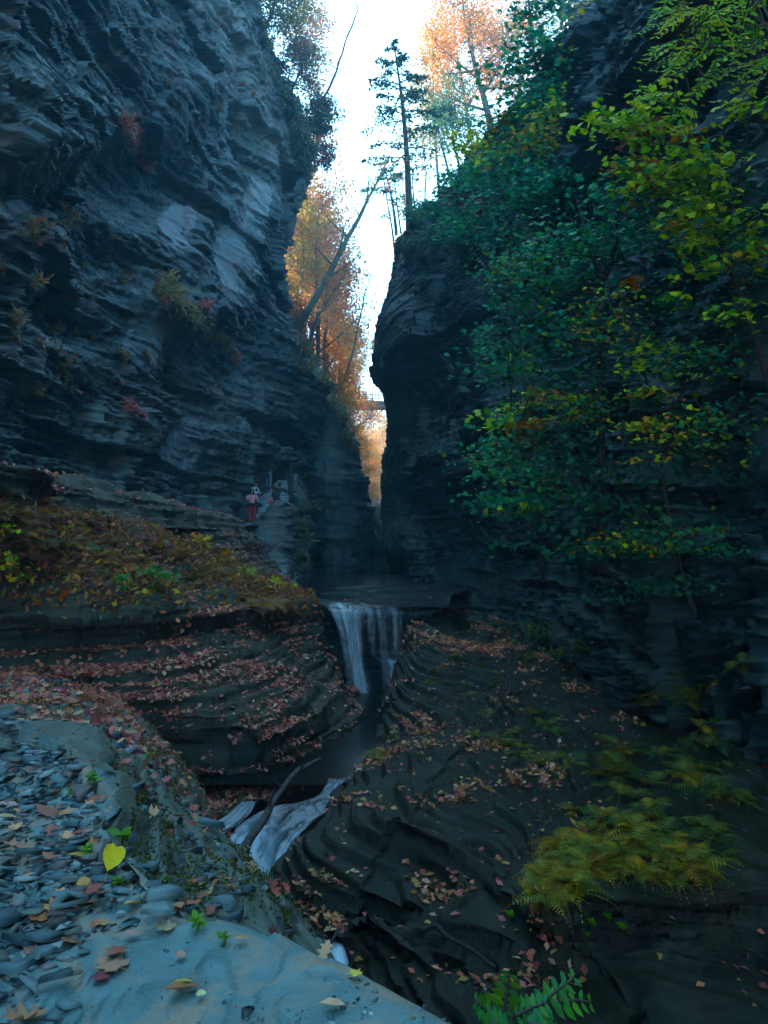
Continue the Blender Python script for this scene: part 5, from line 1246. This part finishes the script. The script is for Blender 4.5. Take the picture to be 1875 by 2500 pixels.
place_tufts(along(26, [(985, 600), (1060, 500), (1140, 430), (1250, 330)], 12) + ell(30, 1080, 620, 110, 80, -30), [(.04, .085, .055), (.06, .10, .06), (.10, .12, .07)], 'dark green tuft hanging on the upper right cliff', 'dark tufts hanging on the upper right cliff', 651, ('right_cliff',), .7)
place_tufts(along(26, [(735, 830), (790, 900), (830, 1010), (872, 1090)], 10), [(.10, .13, .05), (.30, .20, .06), (.16, .15, .06)], 'olive tuft on top of the dark buttress beside the gap', 'olive tufts on the dark buttress', 661, ('dark_buttress', 'left_cliff'), .8)
place_tufts([(1100, 500), (1140, 510), (1175, 505), (1090, 505)], [(.40, .07, .12), (.34, .06, .10)], 'crimson leaf tuft sticking out of the upper right cliff', 'crimson tufts on the upper right cliff', 671, ('right_cliff',), .5)
place_tufts(along(22, [(738, 1170), (745, 1250), (742, 1380)], 9), [(.10, .14, .06), (.14, .15, .06)], 'dull green tuft hanging down the corner of the stair rock', 'green tufts on the stair rock corner', 681, ('stair_rock', 'dark_buttress'), .4)
# ------------------------------------------------------------------ leaf litter, slate chips, single leaves, seedlings
def scatter(S, n, rng, weight):
    A = (S[:-1, :-1] + S[1:, 1:]) / 2; d1 = S[1:, 1:] - S[:-1, :-1]; d2 = S[1:, :-1] - S[:-1, 1:]
    N = np.cross(d1, d2); ar = np.linalg.norm(N, axis=2); N = N / (ar[..., None] + 1e-12); N *= np.sign(N[..., 2:3]) + 1e-9
    Q = A.reshape(-1, 3); N = N.reshape(-1, 3); w = ar.ravel() * weight(Q, N); w[~np.isfinite(w)] = 0
    i = rng.choice(len(Q), n, p=w / w.sum()); f = rng.uniform(-.5, .5, (n, 2))
    return Q[i] + f[:, :1] * d1.reshape(-1, 3)[i] + f[:, 1:] * d2.reshape(-1, 3)[i], N[i]
def litter(name, pname, n, rng, weight, size, colors=LITTER, T=BIT, lift=.012, w=None):
    p, N = scatter(PATCH[pname], n, rng, weight); mb = MB()
    nr = N + rng.normal(size=N.shape) * .42
    put(mb, T, p + N * lift, nr, size * rng.uniform(.6, 1.35, n), pal(colors, n, rng, .35, w), rng, curl=.5)
    return tag(mb.build(name, M['litter']), kind='stuff')
rng = np.random.RandomState(21)
def clump(Q, f, lo, hi, seed): return sstep(lo, hi, fbm(Q * f, 3, seed))
def w_left(Q, N):
    x, y = proj(Q)
    return sstep(.60, .88, N[:, 2]) * (.10 + clump(Q, .9, -.1, .25, 51)) * (.25 + .75 * sstep(1480, 1560, y)) * (1 + 2.5 * (1 - sstep(150, 420, x)) * sstep(1540, 1620, y))
litter('leaf_litter', 'left_bank', 32000, rng, w_left, .085)
def w_right(Q, N): return sstep(.70, .92, N[:, 2]) * (.04 + clump(Q, 1.3, .02, .32, 52) ** 1.5) * sstep(2480, 2300, proj(Q)[1] * 1.0 + 0) * (1 - .8 * sstep(1250, 1500, proj(Q)[0]))
litter('leaf_litter', 'right_bank', 9000, rng, w_right, .085, LITTER + [(.42, .17, .04), (.46, .27, .06)])
def w_near(Q, N):
    x, y = proj(Q); low = sstep(-.675, -.74, Q[:, 2]); band = np.exp(-((np.interp(y, [1650, 1800, 1950, 2100, 2300], [230, 340, 440, 520, 650]) - x) / 75) ** 2)
    return low * sstep(.35, .7, N[:, 2]) * (Q[:, 1] > .5) * (.30 * (.25 + clump(Q, 2.0, -.05, .25, 53)) / np.maximum(Q[:, 1], 1) ** .5 + .9 * band * clump(Q, 1.6, -.25, .2, 54) * sstep(2150, 1980, y) + 1.2 * sstep(1800, 1720, y) * (x < 330) + .55 * (x < 330) * (y < 1930))
litter('leaf_litter', 'near_bank', 19000, rng, w_near, .050, LITTER + [(.40, .2, .1)], OAK)
def w_path(Q, N): return sstep(.6, .9, N[:, 2]) * (.2 + clump(Q, .7, 0, .3, 55))
litter('leaf_litter', 'fall_rock', 500, rng, w_path, .08)
litter('leaf_litter', 'stair_rock', 300, rng, w_path, .09)

# slate chips: flat angular plates
def chip(rng, L, W, H):
    n = rng.randint(4, 6); a = np.sort(rng.uniform(0, 2 * math.pi, n) * .35 + np.arange(n) * 2 * math.pi / n * .65 + .3)
    r_ = rng.uniform(.7, 1.1, n); x = np.cos(a) * r_ * L / 2; y = np.sin(a) * r_ * W / 2
    k = rng.uniform(.92, 1.0, n); sh = rng.normal(size=2) * .06 * L
    V = np.concatenate([np.stack([x, y, np.zeros(n)], 1), np.stack([x * k + sh[0] * .3, y * k + sh[1] * .3, np.full(n, H)], 1), [[sh[0] * .3, sh[1] * .3, H]]])
    F = []
    for i in range(n):
        j = (i + 1) % n; F += [(i, j, n + j), (i, n + j, n + i), (n + i, n + j, 2 * n)]
    return V, np.array(F)
M['chip'] = leaf_mat('slate_chip', 0.0, 0.6); nt = M['chip'].node_tree
b_ = nt.nodes['Principled BSDF']; g_ = nt.nodes.new('ShaderNodeNewGeometry'); nn = noise(nt, mapping(nt, g_.outputs['Position'], (30, 30, 120)), 1.0, 4, .7)
bp = nt.nodes.new('ShaderNodeBump'); bp.inputs['Strength'].default_value = .4; bp.inputs['Distance'].default_value = .004; nt.links.new(nn.outputs[0], bp.inputs['Height']); nt.links.new(bp.outputs[0], b_.inputs['Normal'])
SLATE = [(.065, .125, .130), (.090, .160, .165), (.050, .095, .102), (.125, .195, .195), (.10, .125, .105), (.24, .31, .30), (.035, .065, .070), (.16, .13, .12)]
def heap_w(Q, N):
    x, y = proj(Q); e_ = np.interp(y, [1790, 1850, 1960, 2060, 2150, 2250, 2350, 2500], [60, 190, 240, 275, 350, 330, 230, 130])
    return (np.abs(Q[:, 2] + .655) < .03) * (Q[:, 1] > .8) * (x > -500) * (sstep(e_ + 25, e_ - 60, x) + .006 * (x < 900)) * (.35 + clump(Q, 3.0, -.3, .2, 56))
p, N = scatter(PATCH['near_bank'], 4400, rng, heap_w); mb = MB()
for i in range(len(p)):
    L = math.exp(rng.normal(-3.35, .45)); V, Fc = chip(rng, L, L * rng.uniform(.4, .8), L * rng.uniform(.04, .13))
    Rm = rotm('Z', rng.uniform(-35, 35) + (180 if rng.rand() < .5 else 0)) @ rotm('X', rng.normal() * 7) @ rotm('Y', rng.normal() * 7)
    mb.add(V @ Rm.T + p[i] + (0, 0, abs(rng.normal()) * .010 - .004), Fc, pal(SLATE, 1, rng, .2)[0])
tag(mb.build('slate_chips', M['chip']), kind='stuff')
def slope_w(Q, N):
    x, y = proj(Q); return sstep(-.70, -.78, Q[:, 2]) * (Q[:, 1] > .8) * sstep(.3, .6, N[:, 2]) * (x > -200) * (.25 + clump(Q, 1.8, -.1, .25, 57))
p, N = scatter(PATCH['near_bank'], 4200, rng, slope_w); mb = MB()
for i in range(len(p)):
    L = math.exp(rng.normal(-3.3, .5)); V, Fc = chip(rng, L, L * rng.uniform(.45, .9), L * rng.uniform(.1, .3))
    mb.add(V @ (rotm('Z', rng.uniform(0, 360)) @ rotm('X', rng.normal() * 15)).T + p[i], Fc, pal(SLATE, 1, rng, .25)[0] * .8)
tag(mb.build('slate_chips', M['chip']), kind='stuff')
# larger plates lying on the heap, each its own stone
p, N = scatter(PATCH['near_bank'], 150, rng, lambda Q, N: heap_w(Q, N) * (proj(Q)[0] < np.interp(proj(Q)[1], [1790, 1850, 1960, 2060, 2150, 2250], [60, 190, 240, 275, 350, 280])))
for i in range(len(p)):
    L = rng.uniform(.05, .125) * (1.0 if p[i][1] > 1.3 else .7); V, Fc = chip(rng, L, L * rng.uniform(.45, .75), L * rng.uniform(.07, .15)); Rm = rotm('Z', rng.uniform(-25, 25)) @ rotm('X', rng.normal() * 7) @ rotm('Y', rng.normal() * 7)
    o = MB().add(V @ Rm.T, Fc, pal(SLATE, 1, rng, .2)[0]).build('slate_plate', M['chip']); o.location = p[i] + np.array([0, 0, .012 + .015 * rng.rand()])
    tag(o, 'blue grey slate plate lying on the heap at the lower left', 'stone', 'slate plates on the heap at the lower left')
for (px, py, D, L, W, H, lab) in ((395, 2235, 1.42, .065, .05, .018, 'thick pale slate block at the right end of the slate heap'), (400, 2262, 1.38, .10, .04, .010, 'long dark slate plate beneath the pale block'), (150, 1860, 2.3, .07, .06, .010, 'square greenish slate plate at the far corner of the heap'),
                              (515, 2015, 3.5, .30, .10, .03, 'broad flat slate plate on the outer edge of the mossy slope'), (60, 2105, 1.62, .13, .055, .018, 'long thick slate plate at the left edge of the heap')):
    V, Fc = chip(np.random.RandomState(int(px)), L, W, H); q, _n = hit(px, py, ('near_bank',)); o = MB().add(V @ rotm('Z', -8).T, Fc, SLATE[3] if 'pale' in lab else SLATE[0]).build('slate_plate', M['chip'])
    o.location = q + np.array([0, 0, .012 if 'pale' not in lab else .03]); tag(o, lab, 'stone')

# single leaves on the slab and heap
def leaf_thing(px, py, T, size, col, label, yaw, curl=.35, roll=0.0, lift=.01, group=None, names=('near_bank',)):
    size = size * (1.0 if 'heart shaped' in label else .68); q, n_ = hit(px, py, names); V, Fc = T; V = V.copy(); V[:, 1] -= .5
    if 'heart shaped' in label: V[:, :2] *= -1
    V[:, 2] += .45 * curl * (V[:, 0] ** 2 * 1.6 + V[:, 1] ** 2 * .5); r_ = np.random.RandomState(int(px * 7 + py))
    cols = np.clip(np.array(col) * (1 + r_.uniform(-.22, .22, (len(V), 1))), 0, 1)
    mb = MB().add(V * size, Fc, cols); mb.tube(np.array([(0, -.5, 0), (.02, -.75, .02), (.05, -.95, .0)]) * size, size * .014, 4, np.array(col) * .7)
    o = mb.build('fallen_leaf', M['litter']); o.location = q + np.array([0, 0, lift]); o.rotation_euler = (R(roll), R(roll * .4), R(yaw)); return tag(o, label, 'leaf', group)
HEART = (np.array([(0, 0, 0), (.22, -.10, .0), (.44, .05, .0), (.48, .35, 0), (.36, .65, 0), (0, 1.05, 0), (-.36, .65, 0), (-.48, .35, 0), (-.44, .05, 0), (-.22, -.10, 0), (0, .4, -.03)]), np.array([(10, i, (i + 1) % 10) for i in range(10)]))
leaf_thing(268, 2150, HEART, .043, (.66, .52, .01), 'large bright yellow heart shaped leaf standing up among the slate', 18, .5, 60, .045)
leaf_thing(195, 2108, OVAL, .085, (.46, .27, .04), 'yellow and brown curled leaf left of the yellow heart leaf', 95, .5, 15, .02)
for (px, py, T, s, c_, lab, yaw, cu, ro) in (
    (120, 2390, OAK, .085, (.36, .15, .09), 'curled brown leaf lying on the slab at the lower left', 95, 1.2, 12), (262, 2355, MAPLE, .075, (.48, .24, .14), 'pale tan maple leaf on the grey slab', 60, .5, 8), (285, 2330, MAPLE, .05, (.33, .10, .05), 'red brown leaf touching the pale tan maple leaf', 160, .6, 10),
    (440, 2430, OVAL, .085, (.40, .17, .06), 'rolled orange brown leaf on the open slab', 130, 1.4, 18), (440, 2413, OVAL2, .05, (.55, .42, .06), 'narrow yellow leaf beside the rolled orange leaf', 100, .2, 4), (495, 2433, HEART, .022, (.62, .56, .25), 'tiny round pale yellow leaf on the slab', 20, .1, 2),
    (812, 2462, OVAL, .055, (.58, .32, .16), 'pale orange leaf near the slab edge at the bottom', 85, .5, 6), (60, 2480, OAK, .10, (.36, .17, .08), 'curled tan leaf at the bottom left corner', 140, 1.2, 15), (240, 2388, MAPLE, .04, (.22, .04, .05), 'small dark red leaf on the slab', 30, .4, 5),
    (165, 2312, OVAL, .06, (.42, .18, .07), 'orange brown leaf on the slate edge above the slab', 80, .6, 8), (70, 2330, HEART, .045, (.34, .15, .11), 'flat pinkish brown leaf among the slate at the left', 70, .3, 4), (18, 2300, HEART, .045, (.30, .13, .11), 'dull pink leaf at the left picture edge', 110, .3, 4),
    (175, 2290, HEART, .035, (.40, .14, .06), 'small orange leaf left of the slab corner', 200, .4, 8), (320, 2288, OVAL, .05, (.34, .18, .15), 'pale pink leaf on the corner of the slab', 95, .5, 6), (438, 2340, HEART, .025, (.40, .20, .14), 'tiny peach leaf on the open slab', 10, .3, 8),
    (395, 2268, MAPLE, .05, (.56, .40, .22), 'cream leaf beside the thick slate block', 75, .5, 6), (328, 2212, OVAL, .07, (.50, .28, .10), 'yellow tan leaf below the yellow heart leaf', 150, .8, 20), (135, 2225, HEART, .05, (.36, .08, .05), 'red leaf in the middle of the slate heap', 40, .5, 12),
    (108, 2222, HEART, .045, (.22, .05, .06), 'maroon leaf in the middle of the slate heap', 120, .5, 10), (160, 2222, OVAL, .05, (.28, .08, .05), 'dark brown curled leaf in the slate heap', 30, .9, 14), (45, 2075, OAK, .10, (.38, .17, .10), 'brown curled leaf on the far left of the heap', 95, .9, 15),
    (115, 2095, MAPLE, .10, (.36, .14, .07), 'rusty maple leaf on the upper heap', 85, .7, 20), (20, 1968, OVAL, .11, (.44, .22, .18), 'pinkish long leaf at the far left of the heap', 90, .5, 10), (60, 1940, OAK, .08, (.40, .17, .09), 'orange brown leaf high on the heap', 100, .6, 12),
    (112, 1982, MAPLE, .11, (.34, .12, .07), 'brown maple leaf near the far heap edge', 70, .6, 20), (205, 2158, HEART, .04, (.50, .24, .06), 'small orange leaf below the yellow brown leaf', 20, .5, 20), (68, 2145, MAPLE, .045, (.50, .26, .14), 'small peach maple leaf in the slate heap', 20, .5, 12),
    (5, 2005, OVAL, .08, (.55, .36, .16), 'pale yellow leaf at the left picture edge', 95, .4, 6), (868, 2384, MAPLE, .03, (.55, .42, .05), 'small yellow leaf on the slab rim above the stream', 40, .4, 8), (590, 2300, OVAL, .035, (.52, .28, .12), 'small orange leaf on the slab rim', 90, .5, 6)):
    leaf_thing(px, py, T, s, c_, lab, yaw, cu, ro)
for k in range(44):
    px, py = [(rng.uniform(10, 250), rng.uniform(1850, 2280)), (rng.uniform(430, 600), rng.uniform(2130, 2230))][k % 3 == 2]
    leaf_thing(px, py, (MAPLE, OAK, OVAL)[k % 3], rng.uniform(.03, .065), pal([(.50, .17, .05), (.42, .12, .05), (.30, .07, .05), (.55, .26, .12)], 1, rng)[0], 'small brown leaf fallen among the slate chips', rng.uniform(0, 360), .6, 15, .012, 'small brown leaves among the slate chips')

# seedlings with fresh green leaves
def seedling(px, py, h, n, label, seed, names=('near_bank',), leaf=.045, col=[(.10, .28, .03), (.15, .32, .03), (.07, .22, .04)], T=OVAL, lean=(0, 0)):
    if 'near_bank' in names: h *= .32; leaf *= .5
    else: h *= .6; leaf *= .6
    q, n_ = hit(px, py, names); r_ = np.random.RandomState(seed); root = tag(empty('seedling', q), label, 'seedling')
    st2 = MB(); tp = np.array([lean[0] * h, lean[1] * h, h]); st2.tube([(0, 0, -.01), tp * .5 + (.004, 0, .004), tp], [.0028, .0022, .0016], 5, (.12, .2, .04)); st2.build('stem', M['fern'], root)
    for k in range(n):
        t = .45 + .55 * (k + 1) / n; az = k * 2.4 + r_.uniform(-.3, .3); y_ = np.array([[math.cos(az), math.sin(az), .15]]); nr = np.array([[-.35 * math.cos(az), -.35 * math.sin(az) - .3, 1.0]])
        lf = MB(); c_ = pal(col, 1, r_, .2); TV, TF = T
        N1 = unit(nr[0]); Y1 = unit(y_[0] - N1 * (y_[0] @ N1)); X1 = np.cross(Y1, N1); s = leaf * r_.uniform(.7, 1.15)
        lf.add(tp * t + s * (TV[:, :1] * X1 + TV[:, 1:2] * Y1 + TV[:, 2:] * N1), TF, c_[0]); lf.build('leaf', M['leaf'], root)
    return root
OVW = tmpl_oval(.34)
seedling(180, 1945, .07, 6, 'bright green seedling near the far corner of the slate heap', 1, leaf=.05, T=OVW)
seedling(232, 1915, .10, 8, 'pale green seedling behind the far corner of the heap', 2, leaf=.05, T=OVW)
seedling(300, 2060, .10, 6, 'lime green seedling on the mossy slope right of the heap', 3, leaf=.07, T=OVW)
seedling(212, 2092, .07, 7, 'green seedling above the yellow brown leaf', 4, leaf=.045, T=OVW)
seedling(285, 2160, .05, 6, 'green seedling at the foot of the yellow heart leaf', 5, leaf=.032, T=OVW)
seedling(408, 2155, .05, 5, 'tiny green seedling on the open rock slope', 6, leaf=.03, T=OVW)
seedling(482, 2265, .055, 7, 'leafy green seedling beside the slab above the moss', 7, leaf=.04, T=OVAL)
seedling(545, 2300, .05, 5, 'green seedling with two rosettes at the slab rim', 8, leaf=.03, T=OVW)
seedling(365, 1855, .12, 5, 'small green seedling in the leaves on the outer slope', 9, leaf=.06, T=OVW)
for k, (px, py) in enumerate(((1450, 2260), (1490, 2255), (1520, 2270), (1435, 2300), (1250, 2240))):
    seedling(px, py, .12, 5, ('round leaved green seedling below the fern patch', 'round leaved seedling right of another below the fern patch', 'small seedling furthest right below the fern patch', 'pale seedling lowest below the fern patch', 'small seedling left of the fern patch edge')[k], 20 + k, ('right_bank',), .09, T=HEART)
# leafy sprigs rising behind the slab at the bottom
fr = [((1210, 2490, 2.3), (1165, 2440, 2.3), .1), ((1230, 2470, 2.3), (1245, 2390, 2.3), -.1), ((1260, 2480, 2.25), (1330, 2440, 2.25), .1), ((1300, 2470, 2.3), (1400, 2380, 2.3), .05), ((1330, 2450, 2.3), (1440, 2420, 2.35), .2), ((1290, 2500, 2.2), (1350, 2500, 2.2), .2), ((1240, 2510, 2.2), (1190, 2490, 2.2), .2)]
OVAL2 = tmpl_oval(.20)
pinnate_tree('fresh green leafy sprig rising behind the slab at the bottom edge', [(1270, 2640, 2.25), (1270, 2560, 2.25), (1265, 2500, 2.28), (1280, 2460, 2.3)], fr, 302, [(.06, .28, .08), (.09, .34, .06), (.05, .24, .09), (.16, .32, .05)], 'leafy_sprig', 'plant', .055, .005)

# grit on the slab and moss cushions on the slope
p, N = scatter(PATCH['near_bank'], 1500, rng, lambda Q, N: (np.abs(Q[:, 2] + .655) < .03) * (Q[:, 1] > .8) * (proj(Q)[0] > -100) * (.1 + clump(Q, 4.0, .0, .3, 58))); mb = MB()
for i in range(len(p)):
    L = math.exp(rng.normal(-4.9, .5)); V, Fc = chip(rng, L, L * rng.uniform(.5, .9), L * rng.uniform(.1, .3)); mb.add(V @ rotm('Z', rng.uniform(0, 360)).T + p[i], Fc, pal(SLATE, 1, rng, .3)[0] * 1.2)
tag(mb.build('slate_grit', M['chip']), kind='stuff')
def moss_w(Q, N): return sstep(-.69, -.75, Q[:, 2]) * (Q[:, 1] > .8) * sstep(.2, .6, N[:, 2]) * (proj(Q)[0] > -150) * clump(Q, 2.6, .02, .22, 59) / (Q[:, 1] ** .8)
p, N = scatter(PATCH['near_bank'], 42000, rng, moss_w); mb = MB(); n = len(p)
put(mb, BIT, p + N * rng.uniform(-.002, .016, n)[:, None], N * .5 + rng.normal(size=N.shape), .010 * rng.uniform(.5, 1.3, n) * (p[:, 1] / 2.5) ** .5, pal([(.10, .11, .015), (.06, .085, .015), (.16, .15, .02), (.04, .055, .015)], n, rng, .3), rng)
tag(mb.build('moss', M['fern']), kind='stuff')

# low undergrowth over the upper left bank, too mingled to count
def under_w(Q, N):
    x, y = proj(Q); edge = np.interp(x, [-300, 200, 450, 620, 740], [1215, 1250, 1310, 1380, 1450])
    return sstep(edge - 10, edge + 25, y) * sstep(1530, 1440, y) * (x > -400) * (.15 + clump(Q, .6, -.3, .2, 61)) * (Q[:, 1] > 6)
for k_, (n_, c_, sz) in enumerate(((11000, RUST + [(.34, .10, .06), (.20, .07, .06)], .10), (3500, [(.10, .16, .03), (.16, .17, .04), (.06, .12, .04)], .08), (900, YELLOW + ORANGE, .09))):
    p, N = scatter(PATCH['left_bank'], n_, rng, under_w); mb = MB()
    put(mb, OVAL2 if k_ < 2 else MAPLE, p + N * rng.uniform(.0, .22, n_)[:, None], N * .3 + rng.normal(size=N.shape) * .8 + (0, -.3, .3), sz * rng.uniform(.5, 1.5, n_) * 1.1, pal(c_, n_, rng, .35), rng, curl=.3)
    tag(mb.build('undergrowth', M['fern']), kind='stuff')

# ------------------------------------------------------------------ air
m = bpy.data.materials.new('haze_air'); m.use_nodes = True
nt = m.node_tree; nt.nodes.remove(nt.nodes['Principled BSDF'])
pv = nt.nodes.new('ShaderNodeVolumePrincipled')
pv.inputs['Color'].default_value = (0.22, 0.82, 0.93, 1); pv.inputs['Density'].default_value = 0.0027
pv.inputs['Anisotropy'].default_value = 0.35
nt.links.new(pv.outputs[0], nt.nodes['Material Output'].inputs['Volume'])
hv = np.array([[x, y, z] for x in (-230, 230) for y in (-130, 330) for z in (-6.0, 110.0)])
ho = mesh_np('haze', hv, np.array([[0, 1, 3, 2], [4, 6, 7, 5], [0, 4, 5, 1], [2, 3, 7, 6], [0, 2, 6, 4], [1, 5, 7, 3]]), m)
tag(ho, kind='stuff')
